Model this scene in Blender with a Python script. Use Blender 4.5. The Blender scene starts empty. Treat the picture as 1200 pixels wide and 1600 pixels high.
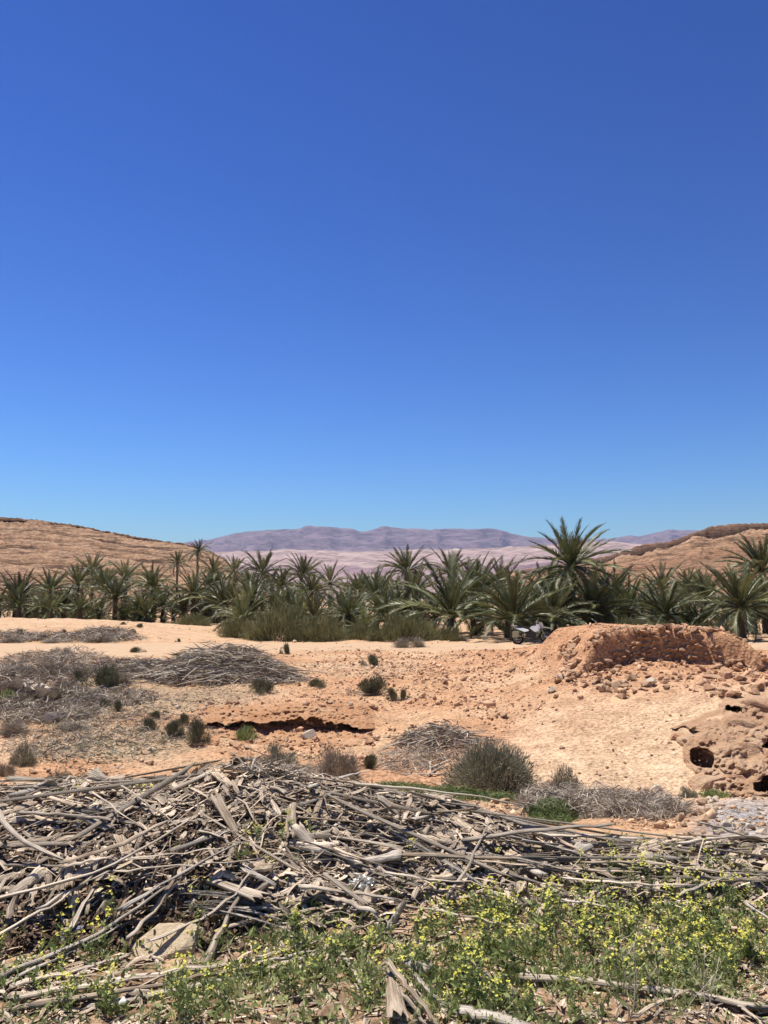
import bpy, bmesh, math, random
import numpy as np
from mathutils import Vector, Matrix

random.seed(7)
rng = np.random.default_rng(11)
sc = bpy.context.scene
COL = sc.collection

# ------------------------------------------------------------------ camera
CZ = 1.6                      # eye height above the near ground
F = 1202.0                    # focal length in photo pixels (1200 x 1600)
PITCH = math.atan(135 / F)
cam_d = bpy.data.cameras.new('camera')
cam_d.sensor_fit = 'VERTICAL'
cam_d.sensor_height = 36
cam_d.lens = F / 1600 * 36
cam_d.clip_start = 0.05
cam_d.clip_end = 120000
cam = bpy.data.objects.new('camera', cam_d)
COL.objects.link(cam)
cam.location = (0, 0, CZ)
cam.rotation_euler = (math.pi / 2 + PITCH, 0, 0)
sc.camera = cam

# ------------------------------------------------------------------ sky, sun, exposure
SUN_EL, SUN_AZ = 71.0, -42.0          # azimuth from the view direction, to the left
world = bpy.data.worlds.new('World')
sc.world = world
world.use_nodes = True
nt = world.node_tree
nt.nodes.clear()
wo = nt.nodes.new('ShaderNodeOutputWorld')
bg = nt.nodes.new('ShaderNodeBackground')
sky = nt.nodes.new('ShaderNodeTexSky')
sky.sky_type = 'NISHITA'
sky.sun_disc = False
sky.sun_elevation = math.radians(SUN_EL)
sky.sun_rotation = math.radians(SUN_AZ)
sky.altitude = 1400
sky.air_density = 1.5
sky.dust_density = 0.0
sky.ozone_density = 7.0
bg.inputs['Strength'].default_value = 0.1
# the phone's contrasty, saturated rendering of the clear sky, the same all over the dome
sc1 = nt.nodes.new('ShaderNodeVectorMath'); sc1.operation = 'SCALE'; sc1.inputs['Scale'].default_value = 0.085
gm = nt.nodes.new('ShaderNodeGamma'); gm.inputs['Gamma'].default_value = 2.1
sc2 = nt.nodes.new('ShaderNodeVectorMath'); sc2.operation = 'SCALE'; sc2.inputs['Scale'].default_value = 20.5
nt.links.new(sky.outputs[0], sc1.inputs[0]); nt.links.new(sc1.outputs[0], gm.inputs[0])
nt.links.new(gm.outputs[0], sc2.inputs[0]); nt.links.new(sc2.outputs[0], bg.inputs[0])
nt.links.new(bg.outputs[0], wo.inputs[0])

sun_d = bpy.data.lights.new('sun', 'SUN')
sun_d.energy = 4.8
sun_d.angle = math.radians(0.53)
sun_d.color = (1.0, 0.94, 0.84)
sun = bpy.data.objects.new('sun', sun_d)
COL.objects.link(sun)
_e, _a = math.radians(SUN_EL), math.radians(SUN_AZ)
_sd = Vector((math.sin(_a) * math.cos(_e), math.cos(_a) * math.cos(_e), math.sin(_e)))
sun.rotation_euler = _sd.to_track_quat('Z', 'Y').to_euler()
sun.location = _sd * 50

sc.view_settings.view_transform = 'Standard'
sc.view_settings.look = 'None'
sc.view_settings.gamma = 1
sc.view_settings.exposure = 0.45
sc.view_settings.use_curve_mapping = False
sc.cycles.use_denoising = True
sc.cycles.max_bounces = 6
sc.cycles.diffuse_bounces = 3
sc.cycles.transparent_max_bounces = 6
sc.cycles.volume_bounces = 0

# ------------------------------------------------------------------ noise
def _hash(ix, iy, seed):
    h = (ix.astype(np.int64) * 374761393 + iy.astype(np.int64) * 668265263 + seed * 1442695041) & 0xffffffff
    h = ((h ^ (h >> 13)) * 1274126177) & 0xffffffff
    return ((h ^ (h >> 16)) & 0xffff) / 65535.0

def vn(x, y, seed=0):
    x = np.asarray(x, float); y = np.asarray(y, float)
    ix = np.floor(x); iy = np.floor(y)
    fx = x - ix; fy = y - iy
    fx = fx * fx * (3 - 2 * fx); fy = fy * fy * (3 - 2 * fy)
    a = _hash(ix, iy, seed); b = _hash(ix + 1, iy, seed)
    c = _hash(ix, iy + 1, seed); d = _hash(ix + 1, iy + 1, seed)
    return (a * (1 - fx) + b * fx) * (1 - fy) + (c * (1 - fx) + d * fx) * fy

def fbm(x, y, oct=4, seed=0, gain=0.5):
    t = 0; a = 1; n = 0
    for k in range(oct):
        t = t + a * (vn(x * 2 ** k + 17.3 * k, y * 2 ** k - 9.1 * k, seed + k) - 0.5)
        n += a; a *= gain
    return t / n * 2      # about -1..1

def sst(a, b, x):
    t = np.clip((np.asarray(x, float) - a) / (b - a), 0, 1)
    return t * t * (3 - 2 * t)

# ------------------------------------------------------------------ pixel <-> world
CP, SP = math.cos(PITCH), math.sin(PITCH)
def ray(px, py):
    u = (np.asarray(px, float) - 600) / F; v = (800 - np.asarray(py, float)) / F
    d = np.stack([u, CP - v * SP, SP + v * CP], -1)
    return d / d[..., 1:2]            # scaled so that y = 1
def at(px, py, Y):
    d = ray(px, py) * np.asarray(Y, float)[..., None]
    d[..., 2] += CZ
    return d
def proj(x, y, z):
    e = z - CZ
    dep = y * CP + e * SP
    return 600 + F * x / dep, 800 - F * (-y * SP + e * CP) / dep

# ------------------------------------------------------------------ terrain height
YS = [0, 3, 5, 6.2, 8, 10, 12, 13, 14, 15, 16, 18, 20, 22, 24, 27, 30, 33, 36, 40, 43, 46, 50, 55, 60, 65, 75, 90, 120]
TAB = {
 -0.9:  [-1.6,-1.6,-1.6,-1.65,-2.0,-2.4,-2.75,-2.84,-2.9,-2.96,-3.0,-3.0,-2.95,-2.85,-2.75,-2.5,-2.42,-2.42,-2.42,-2.42,-2.42,-2.3,-2.0,-1.7,-1.55,-1.6,-2.2,-2.6,-2.6],
 -0.4:  [-1.6,-1.6,-1.6,-1.65,-2.0,-2.4,-2.78,-2.88,-2.95,-3.0,-3.02,-3.02,-2.97,-2.85,-2.72,-2.5,-2.42,-2.42,-2.42,-2.42,-2.42,-2.3,-2.0,-1.75,-1.62,-1.7,-2.2,-2.6,-2.6],
 -0.28: [-1.6,-1.6,-1.6,-1.65,-2.1,-2.45,-2.82,-2.92,-3.0,-3.05,-3.08,-3.1,-3.05,-2.92,-2.8,-2.56,-2.45,-2.42,-2.42,-2.42,-2.42,-2.36,-2.2,-2.05,-2.02,-2.15,-2.4,-2.6,-2.6],
 -0.18: [-1.6,-1.6,-1.6,-1.65,-2.1,-2.5,-2.85,-2.95,-3.02,-3.08,-3.12,-3.17,-3.1,-2.95,-2.82,-2.64,-2.52,-2.45,-2.42,-2.42,-2.42,-2.44,-2.48,-2.55,-2.6,-2.6,-2.6,-2.6,-2.6],
 0.0:   [-1.6,-1.6,-1.6,-1.65,-2.1,-2.55,-2.9,-3.02,-3.1,-3.16,-3.2,-3.2,-3.12,-3.0,-2.9,-2.78,-2.66,-2.55,-2.45,-2.45,-2.45] + [-2.5,-2.55,-2.6,-2.6,-2.6,-2.6,-2.6,-2.6],
 0.14:  [-1.6,-1.6,-1.62,-1.75,-2.2,-2.6,-2.95,-3.06,-3.12,-3.14,-3.12,-3.0,-2.88,-2.76,-2.66,-2.55,-2.46,-2.4,-2.42,-2.45,-2.45,-2.5,-2.55,-2.6,-2.6,-2.6,-2.6,-2.6,-2.6],
 0.2: [-1.6, -1.6, -1.65, -1.9, -2.3, -2.65, -3.02, -3.12, -3.15, -3.1, -3.0, -2.78, -2.52, -2.28, -2.1, -1.95, -1.9, -2.0, -2.2, -2.4, -2.45, -2.5, -2.55, -2.6, -2.6, -2.6, -2.6, -2.6, -2.6],
 0.255: [-1.6, -1.6, -1.65, -1.9, -2.3, -2.65, -3.02, -3.16, -3.15, -3.02, -2.85, -2.45, -2.05, -1.85, -1.75, -1.8, -2.0, -2.1, -2.2, -2.4, -2.45, -2.5, -2.55, -2.6, -2.6, -2.6, -2.6, -2.6, -2.6],
 0.35: [-1.6, -1.6, -1.65, -1.9, -2.3, -2.65, -3.02, -3.22, -3.12, -2.92, -2.72, -2.22, -1.82, -1.74, -1.74, -1.76, -1.9, -2.1, -2.3, -2.4, -2.45, -2.5, -2.55, -2.6, -2.6, -2.6, -2.6, -2.6, -2.6],
 0.4: [-1.6, -1.6, -1.65, -1.9, -2.3, -2.65, -3.02, -3.22, -3.05, -2.75, -2.48, -2.1, -1.82, -1.74, -1.74, -1.8, -2.0, -2.2, -2.3, -2.4, -2.45, -2.5, -2.55, -2.6, -2.6, -2.6, -2.6, -2.6, -2.6],
 0.44: [-1.6, -1.6, -1.65, -1.9, -2.3, -2.65, -3.02, -3.2, -3.02, -2.64, -2.32, -2.02, -1.84, -1.78, -1.8, -1.9, -2.1, -2.3, -2.4, -2.4, -2.45, -2.5, -2.55, -2.6, -2.6, -2.6, -2.6, -2.6, -2.6],
 0.5:   [-1.6,-1.6,-1.65,-1.9,-2.3,-2.65,-3.02,-3.2,-3.0,-2.55,-2.18,-1.96,-1.93,-1.95,-2.0,-2.25,-2.4,-2.45,-2.45,-2.45,-2.45,-2.5,-2.55,-2.6,-2.6,-2.6,-2.6,-2.6,-2.6],
 0.9:   [-1.6,-1.6,-1.65,-1.9,-2.3,-2.65,-3.02,-3.2,-3.0,-2.5,-2.1,-1.9,-1.95,-2.0,-2.1,-2.3,-2.45,-2.45,-2.45,-2.45,-2.45,-2.5,-2.55,-2.6,-2.6,-2.6,-2.6,-2.6,-2.6]}
_LS = np.linspace(-0.9, 0.9, 181)
_LY = np.linspace(math.log(2.0), math.log(122.0), 420)     # log(y+2)
_ks = sorted(TAB)
_cols = np.array([np.interp(np.exp(_LY) - 2, YS, TAB[k]) for k in _ks])
_G = np.array([np.interp(_LS, _ks, _cols[:, j]) for j in range(len(_LY))])   # [y, s]
def _blur(a, n, ax):
    k = np.hanning(2 * n + 3)[1:-1]; k /= k.sum()
    p = np.pad(a, [(n, n) if i == ax else (0, 0) for i in (0, 1)], mode='edge')
    return np.apply_along_axis(lambda r: np.convolve(r, k, 'valid'), ax, p)
_G = _blur(_blur(_G, 4, 0), 3, 1)

def pile_h(x, y):
    """the heap of palm litter in the foreground, above the soil"""
    amp = np.interp(x, [-4, -2.6, -1.6, -1.0, -0.2, 0.4, 0.9, 1.5, 2.5, 4], [0.16, 0.19, 0.24, 0.31, 0.34, 0.28, 0.12, 0.09, 0.09, 0.08])
    yc = np.interp(x, [-4, -1, 0.5, 1.5, 4], [5.0, 5.2, 5.25, 4.9, 4.9])
    d = y - yc
    g = np.where(d < 0, np.exp(-(d / 0.85) ** 2), np.exp(-(d / 0.6) ** 2))
    # front heap at the left, with a steep fibrous face
    lh = 0.16 * sst(0.1, -0.9, x) * sst(3.75, 4.15, y + 0.2 * fbm(x * 1.3, y * 0.3, 2, 5)) * sst(6.2, 5.0, y)
    n = 0.05 * fbm(x * 2.2, y * 2.2, 3, 41)
    return amp * g + lh + n * (g + 0.3) * sst(6.6, 5.8, y)

def wall_y(x):
    return 21.7 - 0.16 * (x - 7.7) ** 2

def height(x, y, detail=True):
    x = np.asarray(x, float); y = np.asarray(y, float)
    s = np.clip(x / np.maximum(y, 2.0), -0.899, 0.899)
    ly = np.clip(np.log(np.maximum(y, 0) + 2), _LY[0], _LY[-1] - 1e-6)
    i = (ly - _LY[0]) / (_LY[1] - _LY[0]); j = (s - _LS[0]) / (_LS[1] - _LS[0])
    i0 = np.clip(np.floor(i).astype(int), 0, len(_LY) - 2); j0 = np.clip(np.floor(j).astype(int), 0, len(_LS) - 2)
    fi = i - i0; fj = j - j0
    z = (_G[i0, j0] * (1 - fi) + _G[i0 + 1, j0] * fi) * (1 - fj) + (_G[i0, j0 + 1] * (1 - fi) + _G[i0 + 1, j0 + 1] * fi) * fj
    z = z + CZ
    # plateau of the ruin, behind its wall
    z = z + 0.86 * sst(-0.05, 0.2, y - wall_y(x)) * sst(29.5, 26, y) * sst(4.7, 6.3, x + .4 * fbm(y * .5, x * .3, 2, 33)) * sst(10.7, 9.5, x)
    # low bank above the crack in the gully side
    z = z + 0.42 * np.exp(-((x + 2.6) / 2.2) ** 4) * sst(19.0, 19.9, y + 0.25 * fbm(x * .8, 0 * x, 2, 71)) * sst(24, 20.2, y)
    # pile
    z = z + pile_h(x, y)
    if detail:
        rd = sst(27.5, 30, y) * sst(45, 43, y) * sst(3.0, -1.0, x + 0 * y)      # the road is smooth
        rd = np.maximum(rd, sst(35.6, 36.6, y) * sst(45, 43, y) * sst(6.5, 4.5, x))
        amp = np.interp(y, [0, 3, 7, 12, 24, 40, 80, 200], [0.02, 0.03, 0.06, 0.1, 0.13, 0.15, 0.25, 0.8])
        z = z + amp * (1 - 0.9 * rd) * fbm(x * 0.45, y * 0.45, 4, 3) * 1.1
        z = z + 0.075 * sst(7, 10, y) * sst(60, 40, y) * (1 - rd) * fbm(x * 2.3, y * 2.3, 3, 9)
        z = z + 0.012 * sst(9, 6, y) * fbm(x * 9, y * 9, 2, 23)
    return z

_HY = np.exp(np.linspace(math.log(1.6), math.log(160), 420))
_HS = np.linspace(-0.75, 0.75, 501)
_HT = height(_HS[:, None] * _HY[None], np.broadcast_to(_HY, (501, 420)))     # height along each ray from the eye

def ground(px, py, lift=0.0):
    """point where the ray through a pixel meets the ground (plus lift)"""
    px = np.atleast_1d(np.asarray(px, float)); py = np.atleast_1d(np.asarray(py, float))
    if len(px) > 6000:
        return np.concatenate([ground(a, b, lift) for a, b in zip(np.array_split(px, len(px) // 4000), np.array_split(py, len(px) // 4000))])
    d = ray(px, py)
    j = np.clip((d[:, 0] - _HS[0]) / (_HS[1] - _HS[0]), 0, 499.999); j0 = j.astype(int); fj = (j - j0)[:, None]
    H = _HT[j0] * (1 - fj) + _HT[j0 + 1] * fj
    below = d[:, 2:3] * _HY + CZ < H + lift
    k = np.maximum(np.where(below.any(1), below.argmax(1), len(_HY) - 1), 1)
    f = d[:, 2:3] * _HY + CZ - H - lift
    i = np.arange(len(k)); f0 = f[i, k - 1]; f1 = f[i, k]
    t = np.clip(f0 / np.where(np.abs(f0 - f1) > 1e-9, f0 - f1, 1e-9), 0, 1)
    y = _HY[k - 1] * (1 - t) + _HY[k] * t
    return np.stack([d[:, 0] * y, y, d[:, 2] * y + CZ], -1)

# ------------------------------------------------------------------ mesh helpers
def mkmesh(name, V, F_, mats, uv=None, attrs=None, smooth=False, matidx=None):
    """F_: one (m,k) array or a list of them"""
    V = np.asarray(V, np.float32).reshape(-1, 3)
    if not isinstance(F_, (list, tuple)):
        F_ = [F_]
    F_ = [np.asarray(f, np.int32) for f in F_ if len(f)]
    me = bpy.data.meshes.new(name)
    me.vertices.add(len(V)); me.vertices.foreach_set('co', V.ravel())
    idx = np.concatenate([f.ravel() for f in F_])
    tot = np.concatenate([np.full(len(f), f.shape[1], np.int32) for f in F_])
    start = np.concatenate([[0], np.cumsum(tot)[:-1]]).astype(np.int32)
    me.loops.add(len(idx)); me.loops.foreach_set('vertex_index', idx)
    me.polygons.add(len(tot)); me.polygons.foreach_set('loop_start', start)
    if smooth:
        me.polygons.foreach_set('use_smooth', np.ones(len(tot), bool))
    if matidx is not None:
        me.polygons.foreach_set('material_index', np.asarray(matidx, np.int32))
    if uv is not None:
        ul = me.uv_layers.new(name='UVMap')
        ul.data.foreach_set('uv', np.asarray(uv, np.float32)[idx].ravel())
    for k, a in (attrs or {}).items():
        at_ = me.attributes.new(k, 'FLOAT', 'POINT')
        at_.data.foreach_set('value', np.asarray(a, np.float32))
    me.update(calc_edges=True)
    me.validate(verbose=False)
    for m in (mats if isinstance(mats, (list, tuple)) else [mats]):
        me.materials.append(m)
    return me

def obj(name, me, parent=None, loc=None, rot=None, scale=None, M=None):
    o = bpy.data.objects.new(name, me)
    COL.objects.link(o)
    if parent is not None:
        o.parent = parent
    if M is not None:
        o.matrix_basis = M
    else:
        if loc is not None: o.location = loc
        if rot is not None: o.rotation_euler = rot
        if scale is not None: o.scale = (scale,) * 3 if isinstance(scale, (int, float)) else scale
    return o

def tag(o, label=None, cat=None, group=None, kind=None):
    if label: o['label'] = label
    if cat: o['category'] = cat
    if group: o['group'] = group
    if kind: o['kind'] = kind
    return o

def grid_faces(nr, nc):
    a = (np.arange(nr - 1)[:, None] * nc + np.arange(nc - 1)[None]).ravel()
    return np.stack([a, a + 1, a + nc + 1, a + nc], -1)

# ------------------------------------------------------------------ materials
def new_mat(name):
    m = bpy.data.materials.new(name); m.use_nodes = True
    n = m.node_tree; n.nodes.clear()
    out = n.nodes.new('ShaderNodeOutputMaterial'); b = n.nodes.new('ShaderNodeBsdfPrincipled')
    n.links.new(b.outputs[0], out.inputs[0])
    return m, n, b
def node(n, t, **kw):
    x = n.nodes.new(t)
    for k, v in kw.items():
        if k.startswith('i_'):
            x.inputs[k[2:].replace('_', ' ')].default_value = v
        else:
            setattr(x, k, v)
    return x
def ramp(n, fac, stops, interp='LINEAR'):
    r = n.nodes.new('ShaderNodeValToRGB'); r.color_ramp.interpolation = interp
    el = r.color_ramp.elements
    while len(el) < len(stops): el.new(0.5)
    for e, (p, c) in zip(el, stops):
        e.position = p; e.color = (c[0], c[1], c[2], 1) if not isinstance(c, (int, float)) else (c, c, c, 1)
    n.links.new(fac, r.inputs[0])
    return r.outputs[0]
def mixc(n, fac, a, b, mode='MIX'):
    x = n.nodes.new('ShaderNodeMix'); x.data_type = 'RGBA'; x.blend_type = mode
    for s, v in ((0, fac), (6, a), (7, b)):
        if isinstance(v, (int, float)): x.inputs[s].default_value = v
        elif isinstance(v, (tuple, list)): x.inputs[s].default_value = (*v, 1)
        else: n.links.new(v, x.inputs[s])
    return x.outputs[2]
def mth(n, op, a, b=None, c=None):
    x = n.nodes.new('ShaderNodeMath'); x.operation = op
    for s, v in ((0, a), (1, b), (2, c)):
        if v is None: continue
        if isinstance(v, (int, float)): x.inputs[s].default_value = v
        else: n.links.new(v, x.inputs[s])
    return x.outputs[0]
def noise(n, vec, scale, detail=4, rough=0.55, dist=0.0):
    x = n.nodes.new('ShaderNodeTexNoise')
    x.inputs['Scale'].default_value = scale; x.inputs['Detail'].default_value = detail
    x.inputs['Roughness'].default_value = rough; x.inputs['Distortion'].default_value = dist
    if vec is not None: n.links.new(vec, x.inputs['Vector'])
    return x.outputs[0]
def mapping(n, vec, scale):
    x = n.nodes.new('ShaderNodeMapping'); x.inputs['Scale'].default_value = scale
    n.links.new(vec, x.inputs['Vector'])
    return x.outputs[0]
def bump(n, b, h, strength=0.5, dist=0.02):
    x = n.nodes.new('ShaderNodeBump'); x.inputs['Strength'].default_value = strength; x.inputs['Distance'].default_value = dist
    n.links.new(h, x.inputs['Height']); n.links.new(x.outputs[0], b.inputs['Normal'])
def attr(n, name):
    x = n.nodes.new('ShaderNodeAttribute'); x.attribute_name = name
    return x.outputs['Fac']
def geo_pos(n): return n.nodes.new('ShaderNodeNewGeometry').outputs['Position']
def tex_obj(n): return n.nodes.new('ShaderNodeTexCoord').outputs['Object']
def tex_uv(n): return n.nodes.new('ShaderNodeTexCoord').outputs['UV']
def orand(n): return n.nodes.new('ShaderNodeObjectInfo').outputs['Random']

def simple_mat(name, stops, scale=8, rough=0.85, bmp=0.4, bdist=0.02, rnd=0.35, detail=5, use_attr=False, spec=0.3):
    m, n, b = new_mat(name)
    c = ramp(n, noise(n, tex_obj(n), scale, detail, 0.6), stops)
    r = attr(n, 'rnd') if use_attr else orand(n)
    br = mth(n, 'MULTIPLY_ADD', r, 2 * rnd, 1 - rnd)
    c = mixc(n, 1.0, c, br, 'MULTIPLY')
    n.links.new(c, b.inputs['Base Color'])
    b.inputs['Roughness'].default_value = rough
    b.inputs['Specular IOR Level'].default_value = spec
    if bmp: bump(n, b, noise(n, tex_obj(n), scale * 3, 4, 0.65), bmp, bdist)
    return m

def plain(name, col, rough=0.5, metal=0.0, spec=0.5):
    m, n, b = new_mat(name)
    v = noise(n, tex_obj(n), 9, 3)
    c = mixc(n, v, tuple(x * 0.8 for x in col), tuple(min(1, x * 1.15) for x in col))
    n.links.new(c, b.inputs['Base Color'])
    b.inputs['Roughness'].default_value = rough; b.inputs['Metallic'].default_value = metal
    b.inputs['Specular IOR Level'].default_value = spec
    return m

# ground: attributes  red, pale, litter, scrub  (soil kinds)
def ground_mat():
    m, n, b = new_mat('dry_earth')
    p = geo_pos(n)
    big = noise(n, p, 0.22, 5, 0.6, 0.3)
    mid = noise(n, p, 1.6, 6, 0.65)
    fine = noise(n, p, 14, 5, 0.7)
    sand = ramp(n, big, [(0.3, (0.50, 0.31, 0.175)), (0.55, (0.575, 0.375, 0.225)), (0.75, (0.62, 0.43, 0.275))])
    sand = mixc(n, mth(n, 'MULTIPLY', attr(n, 'red'), 0.85), sand, ramp(n, mid, [(0.3, (0.42, 0.205, 0.105)), (0.7, (0.55, 0.305, 0.165))]))
    sand = mixc(n, mth(n, 'MULTIPLY', attr(n, 'pale'), 0.8), sand, ramp(n, mid, [(0.3, (0.56, 0.385, 0.24)), (0.7, (0.67, 0.49, 0.325))]))
    sand = mixc(n, mth(n, 'MULTIPLY', attr(n, 'scrub'), 0.75), sand, ramp(n, fine, [(0.35, (0.27, 0.20, 0.125)), (0.65, (0.46, 0.34, 0.22))]))
    sand = mixc(n, attr(n, 'litter'), sand, ramp(n, fine, [(0.3, (0.10, 0.065, 0.04)), (0.5, (0.23, 0.155, 0.10)), (0.72, (0.42, 0.30, 0.20))]))
    sand = mixc(n, mth(n, 'MULTIPLY', attr(n, 'ash'), 0.9), sand, ramp(n, fine, [(0.3, (0.18, 0.18, 0.19)), (0.7, (0.42, 0.41, 0.40))]))
    sp = mth(n, 'MULTIPLY_ADD', ramp(n, fine, [(0.36, 0.0), (0.6, 1.0)]), 0.72, 0.56)
    sand = mixc(n, 1.0, sand, sp, 'MULTIPLY')
    md = mth(n, 'MULTIPLY_ADD', mid, 0.9, 0.55)
    sand = mixc(n, 1.0, sand, md, 'MULTIPLY')
    # pebbly speckle
    vo = n.nodes.new('ShaderNodeTexVoronoi'); vo.inputs['Scale'].default_value = 11
    n.links.new(p, vo.inputs['Vector'])
    peb = ramp(n, vo.outputs['Distance'], [(0.0, 1.0), (0.35, 0.5), (0.6, 0.0)])
    n.links.new(sand, b.inputs['Base Color'])
    b.inputs['Roughness'].default_value = 0.95; b.inputs['Specular IOR Level'].default_value = 0.1
    hsum = mth(n, 'ADD', mth(n, 'MULTIPLY', fine, 0.6), mth(n, 'MULTIPLY_ADD', mid, 1.2, mth(n, 'MULTIPLY', peb, 0.35)))
    bump(n, b, hsum, 0.9, 0.07)
    return m
M_GROUND = ground_mat()

def frond_mat(name, stops, rnd=0.3, use_attr=False, k=1.0):
    """dry fibrous palm stalk: grain runs along U"""
    m, n, b = new_mat(name)
    uv = tex_uv(n)
    r0 = attr(n, 'rnd') if use_attr else orand(n)
    add = n.nodes.new('ShaderNodeVectorMath'); add.operation = 'ADD'
    n.links.new(uv, add.inputs[0])
    cx = n.nodes.new('ShaderNodeCombineXYZ'); n.links.new(mth(n, 'MULTIPLY', r0, 37.0), cx.inputs[0]); n.links.new(mth(n, 'MULTIPLY', r0, 91.0), cx.inputs[1])
    n.links.new(cx.outputs[0], add.inputs[1])
    grain = noise(n, mapping(n, add.outputs[0], (2.2 * k, 150 * k, 1)), 1.0, 4, 0.6, 0.2)
    blot = noise(n, mapping(n, add.outputs[0], (6 * k, 18 * k, 1)), 1.0, 4, 0.6)
    f = mth(n, 'ADD', mth(n, 'MULTIPLY', grain, 0.62), mth(n, 'MULTIPLY', blot, 0.38))
    c = ramp(n, f, stops)
    br = mth(n, 'MULTIPLY_ADD', r0, 2 * rnd, 1 - rnd)
    c = mixc(n, 1.0, c, br, 'MULTIPLY')
    n.links.new(c, b.inputs['Base Color'])
    b.inputs['Roughness'].default_value = 0.8; b.inputs['Specular IOR Level'].default_value = 0.25
    bump(n, b, grain, 1.0, 0.012)
    return m
GREYB = [(0.35, (0.13, 0.092, 0.064)), (0.46, (0.46, 0.37, 0.275)), (0.58, (0.75, 0.64, 0.50))]
STRAW = [(0.37, (0.13, 0.085, 0.053)), (0.47, (0.46, 0.345, 0.235)), (0.59, (0.74, 0.61, 0.45))]
SILVER = [(0.36, (0.12, 0.102, 0.084)), (0.47, (0.40, 0.345, 0.28)), (0.6, (0.68, 0.60, 0.50))]
M_STALK = frond_mat('weathered_stalk', GREYB)
M_BOOT = frond_mat('fibrous_stalk_base', STRAW)
M_SILVER = frond_mat('silvered_leaf', SILVER)
M_LITTER = frond_mat('shredded_litter', [(0.33, (0.10, 0.068, 0.047)), (0.46, (0.40, 0.305, 0.215)), (0.58, (0.74, 0.61, 0.465))], 0.5, True)
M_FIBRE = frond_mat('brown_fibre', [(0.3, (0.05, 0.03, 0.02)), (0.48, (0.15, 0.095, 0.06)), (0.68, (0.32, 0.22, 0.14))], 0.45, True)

ROCKST = [(0.3, (0.40, 0.24, 0.135)), (0.55, (0.55, 0.37, 0.225)), (0.75, (0.66, 0.48, 0.32))]
M_ROCK = simple_mat('sandstone', ROCKST, 5, 0.9, 0.6, 0.03, 0.28)
M_WALLROCK = simple_mat('reddish_wall_stone', [(0.3, (0.32, 0.17, 0.095)), (0.55, (0.46, 0.27, 0.16)), (0.75, (0.58, 0.385, 0.245))], 5, 0.92, 0.6, 0.03, 0.3)
M_PALEROCK = simple_mat('pale_limestone', [(0.3, (0.50, 0.40, 0.29)), (0.7, (0.72, 0.62, 0.48))], 6, 0.9, 0.6, 0.02, 0.15)
M_GRAVEL = simple_mat('gravel_stone', ROCKST, 5, 0.92, 0.0, 0.01, 0.45, use_attr=True)
M_REDGRAVEL = simple_mat('red_gravel_stone', [(0.3, (0.42, 0.235, 0.135)), (0.7, (0.62, 0.41, 0.26))], 4, 0.92, 0.0, 0.01, 0.45, use_attr=True)

def leaf_mat(name, stops, rough=0.5, rnd=0.3, trans=0.0, use_attr=False, scale=3):
    m, n, b = new_mat(name)
    c = ramp(n, noise(n, tex_obj(n), scale, 3), stops)
    r = attr(n, 'rnd') if use_attr else orand(n)
    c = mixc(n, 1.0, c, mth(n, 'MULTIPLY_ADD', r, 2 * rnd, 1 - rnd), 'MULTIPLY')
    n.links.new(c, b.inputs['Base Color'])
    b.inputs['Roughness'].default_value = rough; b.inputs['Specular IOR Level'].default_value = 0.4
    if trans:
        t = n.nodes.new('ShaderNodeBsdfTranslucent'); n.links.new(c, t.inputs[0])
        mx = n.nodes.new('ShaderNodeMixShader'); mx.inputs[0].default_value = trans
        out = [x for x in n.nodes if x.type == 'OUTPUT_MATERIAL'][0]
        n.links.new(b.outputs[0], mx.inputs[1]); n.links.new(t.outputs[0], mx.inputs[2]); n.links.new(mx.outputs[0], out.inputs[0])
    return m
M_FROND = leaf_mat('palm_leaf', [(0.35, (0.092, 0.105, 0.04)), (0.65, (0.19, 0.198, 0.09))], 0.45, 0.6, 0.15)
M_DRYFROND = leaf_mat('dry_palm_leaf', [(0.35, (0.21, 0.165, 0.085)), (0.65, (0.40, 0.33, 0.20))], 0.7, 0.35, 0.1)
M_TRUNK = simple_mat('palm_trunk_bark', [(0.3, (0.05, 0.035, 0.025)), (0.6, (0.16, 0.115, 0.08)), (0.8, (0.27, 0.21, 0.15))], 6, 0.95, 0.8, 0.05, 0.2)
M_BUSH = leaf_mat('dark_bush_leaf', [(0.35, (0.115, 0.115, 0.062)), (0.65, (0.21, 0.205, 0.118))], 0.7, 0.45, 0.12, True)
M_GREYBUSH = leaf_mat('grey_green_bush_leaf', [(0.35, (0.20, 0.19, 0.125)), (0.65, (0.34, 0.325, 0.23))], 0.75, 0.4, 0.08, True)
M_DRYBUSH = leaf_mat('dry_bush_twig', [(0.35, (0.24, 0.20, 0.14)), (0.65, (0.42, 0.36, 0.28))], 0.8, 0.4, 0.0, True)
M_DEADTWIG = leaf_mat('dead_grey_twig', [(0.35, (0.23, 0.185, 0.14)), (0.65, (0.50, 0.425, 0.33))], 0.85, 0.5, 0.0, True)
M_TAMARISK = leaf_mat('tamarisk_leaf', [(0.35, (0.15, 0.15, 0.062)), (0.65, (0.28, 0.27, 0.13))], 0.7, 0.45, 0.15, True)
M_HERB = leaf_mat('herb_leaf', [(0.35, (0.19, 0.235, 0.07)), (0.65, (0.37, 0.41, 0.165))], 0.6, 0.5, 0.28, True)
M_GRASS = leaf_mat('green_grass', [(0.35, (0.07, 0.11, 0.025)), (0.65, (0.16, 0.20, 0.06))], 0.6, 0.4, 0.2, True)
M_YELLOW = leaf_mat('yellow_petal', [(0.3, (0.70, 0.64, 0.07)), (0.7, (0.84, 0.80, 0.20))], 0.7, 0.2, 0.25)
M_DRYSTEM = leaf_mat('dry_pale_stem', [(0.3, (0.48, 0.40, 0.28)), (0.7, (0.68, 0.60, 0.46))], 0.7, 0.2)
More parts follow.
